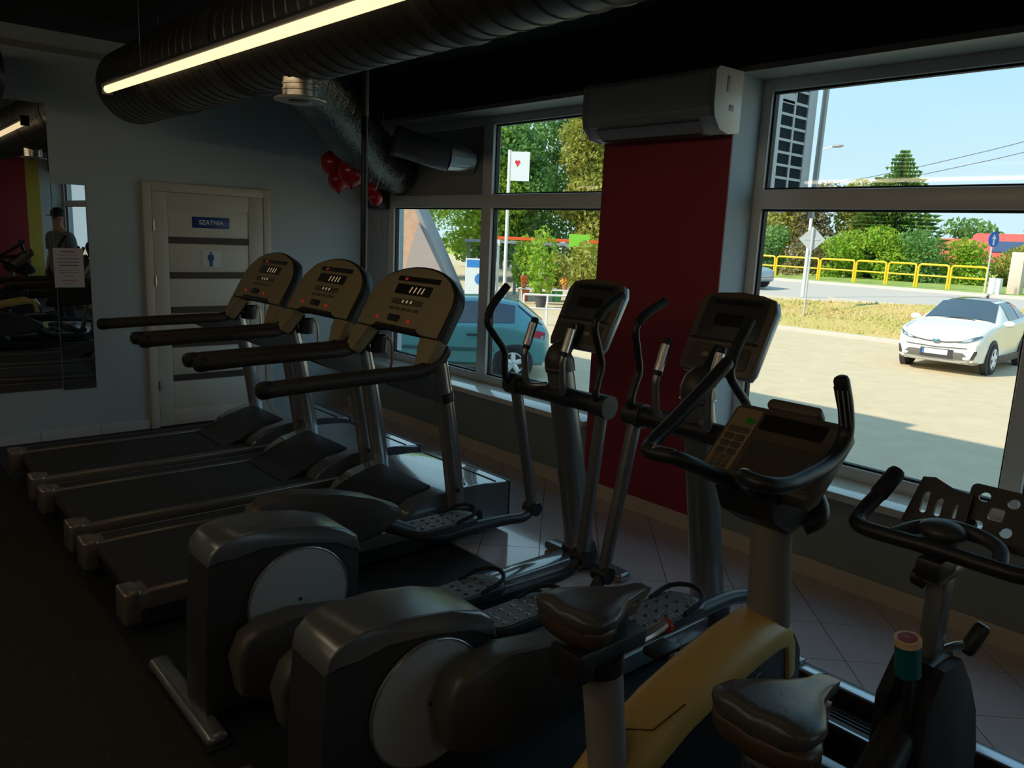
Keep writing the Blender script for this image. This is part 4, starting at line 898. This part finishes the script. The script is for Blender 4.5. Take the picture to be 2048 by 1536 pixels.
def nursery():
    mw = mat('white_painted_steel', (.78, .78, .75), .5)
    t = thing('display_bench', 'white steel bench in front of the nursery plants', 'bench', (-20.5, 22.6, G), rz=.758)
    part('bench_top', MB().box(-3.2, 3.2, -.3, .3, .56, .60), mw, t)
    for x in (-3.1, -1.05, 1.05, 3.1):
        for y in (-.25, .25): part('leg', MB().box(x-.03, x+.03, y-.03, y+.03, 0, .56), mw, t)
    t.location = (-20.5, 22.6, G)
    for i in range(4):
        r = thing('cart_rail', ('first', 'second', 'third', 'fourth')[i]+' white trolley rail behind the teal car, from the left', 'rail', (0, 0, 0), rz=.9)
        part('top_bar', MB().tube([(-.7, 0, .9), (.7, 0, .9)], .03, 8), mw, r); part('mid_bar', MB().tube([(-.7, 0, .5), (.7, 0, .5)], .025, 8), mw, r)
        for x in (-.7, 0, .7): part('upright', MB().tube([(x, 0, 0), (x, 0, .9)], .03, 8), mw, r)
        r.location = (-16.6+1.0*i, 16.0+1.2*i, G)
    # shelter
    s = thing('bus_shelter', 'grey glazed bus shelter behind the nursery plants', 'shelter', (0, 0, 0), rz=.83)
    mg = mat('shelter_grey', (.30, .33, .36), .5); mgl = glassmat('shelter_glass', (.75, .80, .82))
    part('roof', MB().box(-3.2, 3.2, -.7, .7, 2.25, 2.36), mg, s)
    for x in (-3.1, -1.0, 1.1, 3.1): part('post', MB().box(x-.07, x+.07, .5, .62, 0, 2.25), mg, s)
    for a, b in ((-3.0, -1.1), (-.9, 1.0), (1.2, 3.0)): part('pane', MB().box(a, b, .55, .57, .3, 2.1), mgl, s, 0)
    s.location = (-25.2, 23.6, G)
    # steep A-frame hut
    h = thing('a_frame_hut', 'steep peach-coloured A-frame hut with mauve porch at left window edge', 'hut', (0, 0, 0), rz=.87)
    mbk = mat2('peach_boards', (.62, .40, .27), (.55, .34, .22), 5, .85); mrf = mat('mauve_roof', (.42, .34, .32), .8, noise=.1, nscale=4)
    part('gable_wall', MB().xz([(-2.6, 0), (2.6, 0), (0, 5.5)], 0, 5), mbk, h, 0)
    for sg in (-1, 1): part('roof_slope', MB().xz([(0, 5.3), (0, 5.6), (sg*2.66, 0), (sg*2.5, 0)], -.05, 5.2), mat('roof_grey', (.34, .33, .34), .8), h, 0)
    part('porch_roof', MB().xz([(.3, 0), (2.58, 0), (1.1, 2.9)], -.5, -.02), mrf, h, 0)
    h.location = (-25.45, 16.15, G)
    # pylon sign
    p = thing('pylon_sign', 'white pole sign with a red heart-like mark above the trees', 'sign', (-22.75, 19.6, G))
    part('pole', MB().tube([(-22.75, 19.6, G), (-22.75, 19.6, 4.85)], .065, 12), mw, p)
    part('sign_panel', MB().prism([(-.02, 3.75), (.75, 3.75), (.75, 4.8), (-.02, 4.8)], lambda a, b, t: (-22.75+a*.66-t*.7, 19.6+a*.75+t*.66, b), -.05, .05), mat('panel_white', (.80, .82, .84), .5), p)
    part('red_mark', MB().prism([(.30, 4.25), (.40, 4.42), (.36, 4.5), (.30, 4.46), (.24, 4.5), (.20, 4.42)], lambda a, b, t: (-22.75+a*.66-t*.7, 19.6+a*.75+t*.66, b), -.06, -.05), mat('logo_red', (.75, .03, .05), .5), p, 0)
    ORG[0] = Vector((0, 0, 0))
    b = thing('banner_frame', 'orange-red banner bar with green sign above the shelter', 'banner', (0, 0, 0), rz=.83)
    part('red_bar', MB().box(-2.1, 2.1, -.05, .05, 2.42, 2.54), mat('banner_red', (.85, .12, .02), .5), b)
    part('green_panel', MB().box(.75, 1.55, -.06, .06, 2.25, 2.75), mat('banner_green', (.25, .65, .05), .5), b)
    part('post', MB().box(-2.1, -2.0, -.04, .04, 0, 2.5), mw, b); part('post', MB().box(2.0, 2.1, -.04, .04, 0, 2.5), mw, b)
    b.location = (-22.8, 21.95, G)
    q = thing('info_stand', 'blue and white information stand behind the teal car roof', 'sign', (0, 0, 0), rz=.83)
    part('board', MB().box(-.35, .35, -.03, .03, .5, 1.75), mat('board_white', (.7, .74, .78), .5), q)
    part('blue_panel', MB().box(-.30, .30, -.04, -.03, 1.45, 1.70), mat('board_blue', (.03, .22, .60), .5), q)
    part('blue_figure', MB().prism(arc(.18, 1.05, .20, 0, 340, 12), lambda a, c, t: (a, t, c), -.045, -.03), MATS['board_blue'], q)
    for x in (-.3, .3): part('leg', MB().box(x-.03, x+.03, -.03, .03, 0, .5), mw, q)
    q.location = (-21.3, 17.0, G); ORG[0] = Vector((0, 0, 0))
nursery()
# ---------------------------------------------------------------- street furniture
def street():
    s = thing('priority_sign', 'diamond road sign seen from behind on a post in the grass', 'sign', (-13.3, 24.9, -.45))
    part('post', MB().tube([(-13.3, 24.9, -.5), (-13.3, 24.9, 2.45)], .035, 10), m_steelpost, s)
    fn = lambda a, b, t: (-13.3+a*.86+t*.5, 24.9+a*.5-t*.86, b+2.05)
    part('sign_plate', MB().prism([(0, -.42), (.42, 0), (0, .42), (-.42, 0)], fn, -.045, -.035), mat('sign_back', (.50, .52, .55), .5, .3), s, 0)
    part('bracket', MB().prism(rrect(.5, .05, .01, 2), fn, -.035, -.02), m_steelpost, s)
    l = thing('lamp_post', 'tall pale street lamp post beside the outdoor unit', 'lamp post', (-15.3, 28.4, -.1))
    part('pole', MB().tube([(-15.3, 28.4, -.1), (-15.3, 28.4, 4), (-15.3, 28.4, 9.5)], [.07, .055, .04], 12), mat('pale_pole', (.72, .72, .70), .5), l)
    part('lamp_arm', MB().tube([(-15.3, 28.4, 5.35), (-14.9, 28.6, 5.5)], .03, 8), MATS['pale_pole'], l)
    part('lamp_head', MB().ell((-14.75, 28.68, 5.52), (.25, .12, .06)), mat('lamp_grey', (.3, .32, .34), .4), l)
    ORG[0] = Vector((0, 0, 0))
    b = thing('round_road_sign', 'blue round road sign with white arrow on a thin post', 'sign', (-12.25, 38.6, .17))
    part('post', MB().tube([(-12.25, 38.6, .17), (-12.25, 38.6, 2.9)], .035, 10), m_steelpost, b)
    fn = lambda a, c, t: (-12.25+a*.33+t*.94, 38.6+a*.94-t*.33, c+2.5)
    part('sign_plate', MB().prism(arc(0, 0, .33, 0, 345, 23), fn, .04, .055), mat('road_blue', (.01, .10, .50), .4), b, 0)
    part('arrow', MB().prism([(-.05, -.24), (.05, -.24), (.05, .02), (.13, .02), (0, .22), (-.13, .02), (-.05, .02)], fn, .055, .06), m_white, b, 0)
    ORG[0] = Vector((0, 0, 0))
    my = mat('yellow_railing', (.85, .52, .02), .45)
    P = [(-26.0, 39.9), (-23.3, 39.9), (-20.7, 39.85), (-18.7, 39.7), (-17.0, 39.5), (-15.5, 39.3), (-14.0, 39.2), (-12.3, 38.9)]
    nm = ['leftmost section of yellow railing, partly behind silver car', 'second yellow railing section behind the diamond sign post', 'third yellow railing section from the left end', 'fourth yellow railing section below the brown tree', 'fifth yellow railing section below the spruce', 'sixth yellow railing section right of the spruce', 'last yellow railing section with rounded right corner']
    for i, (p, q) in enumerate(zip(P, P[1:])):
        p, q = Vector((*p, .17)), Vector((*q, .17)); d = (q-p).normalized(); a, c = p+d*.06, q-d*.06
        r = thing('guard_railing', nm[i], 'railing', (p+q)/2, 'yellow guard railings along the road')
        up = lambda v, z: Vector((v.x, v.y, v.z+z))
        part('frame_tube', MB().tube([a, up(a, .98), up(a, 1.06)+d*.03, up(a, 1.10)+d*.12, up(c, 1.10)-d*.12, up(c, 1.06)-d*.03, up(c, .98), c], .05, 8), my, r)
        part('mid_rail', MB().tube([up(a, .58), up(c, .58)], .04, 8), my, r)
        ORG[0] = Vector((0, 0, 0))
    # power lines
    mk = mat('cable_black', (.12, .13, .15), .6)
    for i, (z0, z1, lab) in enumerate(((5.2, 12.2, 'upper power line crossing the sky'), (4.9, 11.4, 'lower dark power line crossing the sky'))):
        pts = [Vector((-45, 60, z0)).lerp(Vector((2, 48, z1)), k/12)-Vector((0, 0, 1.3*math.sin(PI*k/12))) for k in range(13)]
        solo('power_line', MB().tube(pts, .022, 5), mk, lab, 'cable')
    # houses
    for (x, y, w, h, lab) in ((-24.2, 66, 5, 1.9, 'low red roof house left of the blue sign'), (-18.6, 63, 6.5, 2.3, 'red roof house with solar panel behind the railing'), (-14.0, 70, 6, 3.6, 'red roof house cut off by the right edge')):
        t = thing('red_roof_house', lab, 'house', (x, y, 0))
        part('wall', MB().box(x-w/2, x+w/2, y, y+6, 0, h-.8), mat('house_cream', (.7, .62, .5), .8), t)
        part('roof', MB().yz([(y-.5, h-.9), (y+3, h+1.2), (y+6.5, h-.9)], x-w/2-.3, x+w/2+.3), mat('red_roof', (.62, .10, .08), .7, noise=.1, nscale=3), t, 0)
        if 'solar' in lab: part('solar_panel', MB().prism([(-1.6, .2), (.6, .2), (.6, 1.1), (-1.6, 1.1)], lambda a, b, q: (x+a, y-.5+(b+.6)*1.4+0*q, h-.9+(b+.6)*1.26*.668+.05+q), 0, .05), mat('solar_dark', (.05, .08, .16), .2), t, 0)
        ORG[0] = Vector((0, 0, 0))
    solo('utility_box', MB().box(-11.95, -11.5, 37.95, 38.3, .17, .85, .02), mat('box_white', (.8, .8, .75), .5), 'small white utility box at the road edge', 'box', org=(-11.7, 38.1, .17))
    solo('gate_pillar', MB().box(-11.6, -11.1, 39.2, 39.7, .17, 2.0, .02), mat('pillar_pink', (.65, .52, .45), .8), 'pale pink gate pillar at the right edge beyond road', 'pillar', org=(-11.35, 39.4, .17))
street()
# ---------------------------------------------------------------- outdoor AC unit
def outdoor_unit():
    u = thing('outdoor_ac_unit', 'outdoor air conditioner unit with gridded side outside the large window', 'air conditioner', (-3.05, 4.5, 1.93))
    mc = mat('unit_white', (.70, .72, .72), .5); md = mat('fin_dark', (.02, .035, .042), .9, spec=.1)
    x1 = -2.64
    part('casing', MB().box(-3.45, x1-.012, 4.32, 4.80, 1.97, 2.72, .01), mc, u)
    part('fin_coil', MB().box(x1-.012, x1-.004, 4.36, 4.74, 2.0, 2.68), md, u)
    part('edge_frame', MB().box(x1-.012, x1+.008, 4.32, 4.40, 1.97, 2.72, .004).box(x1-.012, x1+.008, 4.70, 4.80, 1.97, 2.72, .004), mc, u)
    for k in range(10): part('grid_bar', MB().box(x1-.006, x1+.004, 4.40, 4.70, 1.97+.0745*k, 1.985+.0745*k), mc, u)
    part('grid_bar', MB().box(x1-.006, x1+.005, 4.54, 4.56, 1.97, 2.72), mc, u)
    part('name_plate', MB().box(x1-.004, x1+.004, 4.40, 4.54, 2.56, 2.625), mc, u)
    for y in (4.3,): part('wall_bracket', MB().box(-3.3, -3.25, 4.2, 4.75, 1.93, 1.97).box(-2.8, -2.75, 4.2, 4.75, 1.93, 1.97), m_steelpost, u)
    part('pipe', MB().tube([(-2.60, 4.82, 1.9), (-2.60, 4.84, 2.9)], .02, 8), m_white, u)
    ORG[0] = Vector((0, 0, 0))
outdoor_unit()
# ---------------------------------------------------------------- cars
def wheel(t, x, y, r, w, sgn, spokes=5):
    M = frame_M((0, y, r), (0, 1, 0), (0, 0, 1)); a, b = x-w/2, x+w/2
    ty = part('wheel', MB().lathe([(r*.62, a), (r*.95, a), (r, a+.03), (r, b-.03), (r*.95, b), (r*.62, b)], M, 30), mat('tyre', (.02, .02, .022), .8), t)
    xo = b if sgn > 0 else a
    part('rim_dish', MB().lathe([(.02, xo-sgn*.06), (r*.66, xo-sgn*.05), (r*.66, xo-sgn*.09), (.02, xo-sgn*.09)], M, 24), mat('rim_dark', (.05, .05, .055), .5), ty)
    rm = MB().tube([(xo-sgn*.012, y+r*.65*math.cos(q), r+r*.65*math.sin(q)) for q in [2*PI*k/24 for k in range(24)]], .018, 6, closed=True)
    for k in range(spokes):
        q = 2*PI*k/spokes+.3
        for dq in (-.13, .13): rm.tube([(xo-sgn*.02, y+.03*math.cos(q), r+.03*math.sin(q)), (xo-sgn*.02, y+r*.63*math.cos(q+dq), r+r*.63*math.sin(q+dq))], [.05, .030], 6)
    rm.ell((xo-sgn*.015, y, r), (.02, .05, .05))
    part('alloy_rim', rm, mat('alloy', (.80, .80, .80), .35, .25), ty)
def car(label, loc, rz, paint, roofpaint, P, suv):
    """local frame: front at -y, x to the car's left when facing front... body lofted from cross-sections"""
    t = thing('car', label, 'car', (0, 0, 0), rz=rz)
    secs = P['secs']                  # (y, zb, zbelt, wlow, wbelt, zroof, wroof)
    def ring(s):
        y, zb, zs, wl, wb, zr, wr = s
        zm = zb+(zs-zb)*.45
        h = [(0, zb), (wl*.8, zb), (wl*.97, zb+.07), (wl, zm), (wl*.99, zs-.12), (wb, zs), (wb*.97, zs+.03)]
        h += [(wr+(wb-wr)*.35, zs+(zr-zs)*.62), (wr, zr-.05), (wr*.86, zr-.005), (wr*.5, zr+.015), (0, zr+.02)]
        full = h+[(-p, q) for p, q in h[-2:0:-1]]
        return [(p, y, q) for p, q in full]
    R = [ring(s) for s in secs]
    body = MB().rings(R); bmesh.ops.subdivide_edges(body.bm, edges=body.bm.edges[:], cuts=1, smooth=.35, use_grid_fill=True)
    part('body', body, paint, t, 50)
    mgl = mat('car_glass', (.035, .06, .085), .05, 0, .8, coat=.5)
    def patch(i0, i1, a, b, m, nm, off=.012, shrink=.06):
        """panel over ring columns a..b and sections i0..i1"""
        def lerp3(p, q, f): return Vector(p).lerp(Vector(q), f)
        g = MB(); rows = []
        nI, nJ = 4, 4
        for j in range(nJ+1):
            row = []
            v = shrink+(1-2*shrink)*j/nJ; cv = a+(b-a)*v; k = min(int(cv), b-1) if b > a else int(cv); fv = cv-k
            for i in range(nI+1):
                u = shrink+(1-2*shrink)*i/nI; cu = i0+(i1-i0)*u; q = min(int(cu), i1-1); fu = cu-q
                n = len(R[0]); A = lerp3(R[q][k % n], R[q][(k+1) % n], fv); B = lerp3(R[q+1][k % n], R[q+1][(k+1) % n], fv); row.append(A.lerp(B, fu))
            rows.append(row)
        c = Vector((0, sum(s[0] for s in secs)/len(secs), .7))
        vs = []
        for j in range(nJ+1):
            for i in range(nI+1):
                i2, j2 = min(i+1, nI), min(j+1, nJ); du = rows[j][i2]-rows[j][max(i-1, 0)]; dv = rows[j2][i]-rows[max(j-1, 0)][i]
                nn = du.cross(dv).normalized()
                if nn.dot(rows[j][i]-c) < 0: nn = -nn
                vs.append(rows[j][i]+nn*off)
        g._add(vs, [(j*(nI+1)+i, j*(nI+1)+i+1, (j+1)*(nI+1)+i+1, (j+1)*(nI+1)+i) for j in range(nJ) for i in range(nI)])
        return part(nm, g, m, t, 60)
    ws = P['screen']; rs = P['rear']; n = len(R[0])
    patch(ws[0], ws[1], 9, 13, mgl, 'windscreen', .03, .03) if False else None
    # windscreen / rear screen: cover the top columns between sections
    for nm, (i0, i1) in (('windscreen', ws), ('rear_window', rs)):
        patch(i0, i1, 8, 14, mgl, nm, .022, .03)
    for (i0, i1) in P['sidewin']:
        patch(i0, i1, 6, 8, mgl, 'side_window', .012, .05); patch(i0, i1, 14, 16, mgl, 'side_window', .012, .05)
    if roofpaint:
        patch(P['roof'][0], P['roof'][1], 8, 14, roofpaint, 'roof_panel', .014, .0)
    r = P['wr']; tw = P['track']
    mk = mat('arch_black', (.03, .03, .033), .6)
    for y in P['axles']:
        for s in (-1, 1):
            xo = s*tw
            M = frame_M((0, y, r), (0, 1, 0), (0, 0, 1))
            part('wheel_arch', MB().lathe([(.02, xo-s*.10), (r+.075, xo-s*.10), (r+.075, xo+s*.022), (r+.04, xo+s*.03), (.02, xo+s*.03)], M, 30), mk, t)
            wheel(t, xo+s*.045 - s*.09, y, r, .20, s)
    y0 = secs[0][0]
    for f in P['extras']: f(t)
    t.location = loc; ORG[0] = Vector((0, 0, 0))
    return t
m_whitecar = mat('white_car_paint', (.80, .80, .74), .22, coat=.6); m_blackroof = mat('black_car_roof', (.03, .04, .06), .12, coat=.6)
m_teal = mat('teal_car_paint', (.11, .33, .36), .25, .3, coat=.5); m_silvercar = mat('silver_car_paint', (.42, .45, .47), .28, .5, coat=.4)
m_lens = mat('lamp_lens', (.55, .65, .75), .1, coat=.5); m_redlens = mat('tail_lens', (.60, .02, .06), .2, coat=.5); m_trim = mat('black_trim', (.04, .04, .042), .5)
suv = dict(secs=[(-2.16, .42, .70, .55, .50, .72, .40), (-2.10, .26, .82, .78, .72, .86, .62), (-1.85, .22, .93, .88, .84, .96, .76), (-1.2, .22, 1.02, .895, .87, 1.06, .80), (-.80, .22, 1.06, .895, .87, 1.12, .76), (-.05, .22, 1.08, .895, .87, 1.53, .60), (.8, .22, 1.10, .895, .87, 1.56, .58), (1.45, .22, 1.14, .895, .86, 1.46, .56), (1.95, .26, 1.10, .87, .80, 1.14, .60), (2.18, .42, .95, .72, .66, 1.0, .5)],
    screen=(4, 5), rear=(7, 8), sidewin=[(5, 6), (6, 7)], roof=(5, 7), wr=.345, track=.885, axles=(-1.24, 1.40))
def on_body(t):
    from mathutils.bvhtree import BVHTree
    me = [c for c in t.children if c.name.split('.')[0] == 'body'][0].data
    tree_ = BVHTree.FromPolygons([v.co for v in me.vertices], [p.vertices[:] for p in me.polygons])
    def fn(a, b, q):
        h = tree_.ray_cast(Vector((a, -5, b)), Vector((0, 1, 0)))[0]
        return (a, (h.y if h else -1.9)-.02+q, b)
    return fn
def suv_ex(t):
    S = on_body(t)
    def strip(nm, pts, m, parent=None, n=6):
        '''pts: upper and lower polyline pairs (x, z0, z1) laid over the body front'''
        g = MB()
        for (x0, a0, b0), (x1, a1, b1) in zip(pts, pts[1:]):
            for k in range(n):
                f0, f1 = k/n, (k+1)/n
                X0, X1 = x0+(x1-x0)*f0, x0+(x1-x0)*f1; A0, A1 = a0+(a1-a0)*f0, a0+(a1-a0)*f1; B0, B1 = b0+(b1-b0)*f0, b0+(b1-b0)*f1
                for j in range(3):
                    u, v = j/3, (j+1)/3
                    g._add([S(X0, A0+(B0-A0)*u, 0), S(X1, A1+(B1-A1)*u, 0), S(X1, A1+(B1-A1)*v, 0), S(X0, A0+(B0-A0)*v, 0)], [(0, 1, 2, 3)])
        return part(nm, g, m, parent or t, 60)
    md = mat('lamp_dark', (.10, .17, .24), .1, coat=.5); mgg = mat('grille_grey', (.14, .135, .13), .6)
    strip('lower_grille', [(-.66, .36, .40), (-.55, .34, .50), (.55, .34, .50), (.66, .36, .40)], mgg)
    strip('bumper_lip', [(-.80, .25, .31), (0, .24, .315), (.80, .25, .31)], mat('lip_grey', (.42, .41, .39), .5))
    strip('bumper_crease', [(-.62, .60, .615), (0, .575, .59), (.62, .60, .615)], m_trim)
    strip('grille_bar', [(-.55, .74, .765), (-.2, .695, .715), (.2, .695, .715), (.55, .74, .765)], m_trim)
    for s in (-1, 1):
        strip('headlamp', [(s*.42, .715, .735), (s*.60, .735, .80), (s*.74, .79, .87), (s*.83, .86, .89)], md)
        strip('lamp_lens', [(s*.54, .735, .765), (s*.70, .775, .82)], m_lens)
        strip('fog_recess', [(s*.70, .36, .40), (s*.76, .37, .56), (s*.80, .50, .56)], m_trim)
        part('fog_lamp', MB().ell(S(s*.62, .385, -.005), (.07, .03, .035)), m_white, t)
        part('door_mirror', MB().ell((s*.99, -.62, 1.10), (.12, .08, .075)), m_whitecar, t)
        part('sill_cladding', MB().box(*sorted((s*.86, s*.915)), -.8, .98, .20, .36, .01), m_trim, t)
    part('emblem', MB().ell(S(0, .715, -.005), (.09, .02, .05)), mat('emblem_blue', (.20, .33, .42), .2, .6), t)
    yp = S(0, .47, 0)[1]
    p = part('number_plate', MB().box(-.26, .26, yp-.02, yp-.005, .42, .53), mat('plate_white', (.75, .78, .80), .4), t); part('plate_band', MB().box(-.26, -.215, yp-.024, yp-.019, .42, .53), mat('plate_blue', (.03, .15, .45), .4), p)
    part('plate_recess', MB().box(-.30, .36, yp-.006, yp+.02, .36, .545), m_trim, t)
    part('wiper', MB().tube([(-.5, -.86, 1.10), (-.1, -.80, 1.15), (.35, -.83, 1.135)], .012, 6), m_trim, t)
    part('roof_aerial', MB().prism([(1.15, 1.56), (1.35, 1.56), (1.33, 1.63)], lambda a, b, q: (q, a, b), -.02, .02), m_black, t)
suv['extras'] = [suv_ex]
car('white crossover car with black roof parked on the sunny paving', (-6.75, 20.5, G), .06, m_whitecar, m_blackroof, suv, True)
hatch = dict(secs=[(-1.85, .36, .55, .55, .50, .58, .4), (-1.75, .24, .70, .74, .70, .73, .58), (-1.2, .20, .82, .82, .79, .86, .70), (-.72, .20, .88, .83, .80, .94, .70), (.05, .20, .92, .83, .80, 1.40, .55), (.75, .20, .94, .83, .80, 1.43, .55), (1.30, .20, .96, .83, .79, 1.36, .54), (1.80, .24, .92, .80, .72, .98, .56), (1.92, .38, .75, .66, .60, .80, .45)],
    screen=(3, 4), rear=(6, 7), sidewin=[(4, 5), (5, 6)], roof=(4, 6), wr=.29, track=.80, axles=(-1.17, 1.27))
def hatch_ex(t):
    for s in (-1, 1):
        part('tail_lamp', MB().prism([(1.60, .80), (1.82, .72), (1.84, .86), (1.68, .90)], lambda a, b, q: (s*(.815-.25*max(0, a-1.6))+s*q, a, b), 0, .02), m_redlens, t, 0)
        part('door_handle', MB().box(*sorted((s*.835, s*.86)), .42, .62, .76, .80, .008), m_trim, t)
        part('side_moulding', MB().box(*sorted((s*.828, s*.85)), -.80, .92, .48, .54, .006), mat('dark_teal_trim', (.04, .10, .11), .5), t)
        part('door_mirror', MB().ell((s*.90, -.55, .95), (.10, .07, .06)), m_teal, t)
        part('headlamp', MB().ell((s*.60, -1.70, .62), (.14, .08, .08)), m_lens, t)
        part('door_gap', MB().box(*sorted((s*.829, s*.838)), .66, .672, .28, .95), m_trim, t)
        part('window_pillar', MB().prism([(.68, .96), (.74, .96), (.71, 1.36), (.66, 1.36)], lambda a, b, q: (s*(.815-.5*(b-.96)*.62)+s*q, a, b), 0, .03), m_teal, t, 0)
hatch['extras'] = [hatch_ex]
car('teal hatchback parked close outside the left window', (-11.92, 8.88, G), -.72, m_teal, None, hatch, False)
sil = dict(hatch); sil['extras'] = []
car('silver car driving on the road behind the window frame', (-20.4, 31.2, .0), PI/2, m_silvercar, None, sil, False)
# ---------------------------------------------------------------- person (seen in the mirror)
def skin_mesh(name, verts, edges, radii, root=0, sub=2):
    me = bpy.data.meshes.new(name); me.from_pydata(verts, edges, []); o = bpy.data.objects.new(name, me); COL.objects.link(o)
    o.modifiers.new('s', 'SKIN'); sv = me.skin_vertices[0].data
    for i, r in enumerate(radii): sv[i].radius = (r if isinstance(r, tuple) else (r, r)); sv[i].use_root = (i == root)
    m = o.modifiers.new('d', 'SUBSURF'); m.levels = sub; m.render_levels = sub
    dg = bpy.context.evaluated_depsgraph_get(); out = bpy.data.meshes.new_from_object(o.evaluated_get(dg)); bpy.data.objects.remove(o)
    out.name = name; out.shade_smooth(); return out
def person():
    t = thing('person', 'person in grey t-shirt and dark cap standing by the window, seen in mirror', 'person', (0, 0, 0))
    V = [(0, 0, .96), (0, 0, 1.15), (0, 0, 1.36), (0, 0, 1.47), (-.015, 0, 1.56), (-.02, 0, 1.66), (-.02, 0, 1.75)]
    E = [(0, 1), (1, 2), (2, 3), (3, 4), (4, 5), (5, 6)]; Rd = [(.09, .11), (.085, .10), (.085, .12), (.07, .08), .050, (.088, .070), (.085, .068)]
    def add(v, p, r): V.append(v); Rd.append(r); E.append((p, len(V)-1)); return len(V)-1
    for s in (-1, 1):
        a = add((0, s*.17, 1.41), 3, .045); b = add((.02, s*.235, 1.17), a, .044); c = add((-.06, s*.215, .95), b, .034); d = add((-.085, s*.205, .87), c, (.020, .036))
        for k, (dx, dz, l) in enumerate(((.030, 0, .075), (.010, 0, .085), (-.010, 0, .08), (-.028, 0, .062))):
            f = add((-.085+dx*.9, s*.205, .83), d, .010); g = add((-.09+dx, s*.198, .83-l*.6), f, .009); add((-.098+dx, s*.185, .83-l), g, .008)
        f = add((-.125, s*.20, .86), d, .011); add((-.14, s*.192, .82), f, .009)
        h = add((0, s*.09, .88), 0, .065); k = add((-.015, s*.11, .50), h, .052); n = add((.02, s*.115, .11), k, .042); add((-.10, s*.12, .045), n, .036)
    body = skin_mesh('body', V, E, Rd); body.materials.append(mat('skin', (.50, .29, .20), .5)); link('body', body, t)
    msh = mat('tshirt_grey', (.16, .19, .22), .9); mtr = mat('trousers_dark', (.03, .03, .04), .9)
    ts = MB(); el = [(.85, .125, .175), (.88, .14, .19), (1.0, .135, .18), (1.15, .13, .175), (1.28, .137, .19), (1.38, .13, .195), (1.43, .115, .18), (1.465, .09, .13), (1.49, .065, .075)]
    ts.rings([[(rx*math.cos(w), ry*math.sin(w), z) for w in [2*PI*k/24 for k in range(24)]] for z, rx, ry in el])
    for s in (-1, 1): ts.tube([(0, s*.13, 1.415), (0, s*.19, 1.395), (.01, s*.225, 1.32), (.018, s*.24, 1.20)], [.06, .075, .072, .068], 16, 3)
    part('t_shirt', ts, msh, t, 60)
    V3 = [(0, 0, .98)]; E3 = []; R3 = [(.155, .18)]
    for s in (-1, 1):
        i = len(V3); V3 += [(0, s*.10, .86), (-.015, s*.11, .50), (.02, s*.115, .12)]; R3 += [.115, .088, .068]; E3 += [(0, i), (i, i+1), (i+1, i+2)]
    tr = skin_mesh('trousers', V3, E3, R3); tr.materials.append(mtr); link('trousers', tr, t)
    part('cap', MB().lathe([(.088, 1.695), (.097, 1.71), (.096, 1.76), (.08, 1.80), (.045, 1.825), (.01, 1.832)], Matrix.Translation((-.02, 0, 0)), 20).xy([(-.09, -.075), (-.16, -.06), (-.195, 0), (-.16, .06), (-.09, .075)], 1.70, 1.712), mat('cap_black', (.015, .015, .018), .8), t)
    for s in (-1, 1):
        part('eye', MB().ell((-.098, s*.032, 1.675), (.008, .012, .008), nu=8, nv=6), mat('eye_dark', (.02, .015, .01), .2), t)
        part('ear', MB().ell((-.01, s*.088, 1.655), (.018, .010, .03), nu=8, nv=6), MATS['skin'], t)
        part('shoe', MB().xy([(p-.06, s*.118+q) for p, q in rrect(.27, .095, .045, 4)], .010, .075, .02), m_black, t)
    part('nose', MB().ell((-.108, 0, 1.645), (.016, .012, .024), nu=8, nv=6), MATS['skin'], t)
    part('mouth', MB().ell((-.100, 0, 1.608), (.006, .022, .005), nu=8, nv=4), mat('lips', (.32, .12, .10), .5), t)
    t.location = (.35, 2.78, 0); t.rotation_euler = (0, 0, 1.1); ORG[0] = Vector((0, 0, 0))
person()
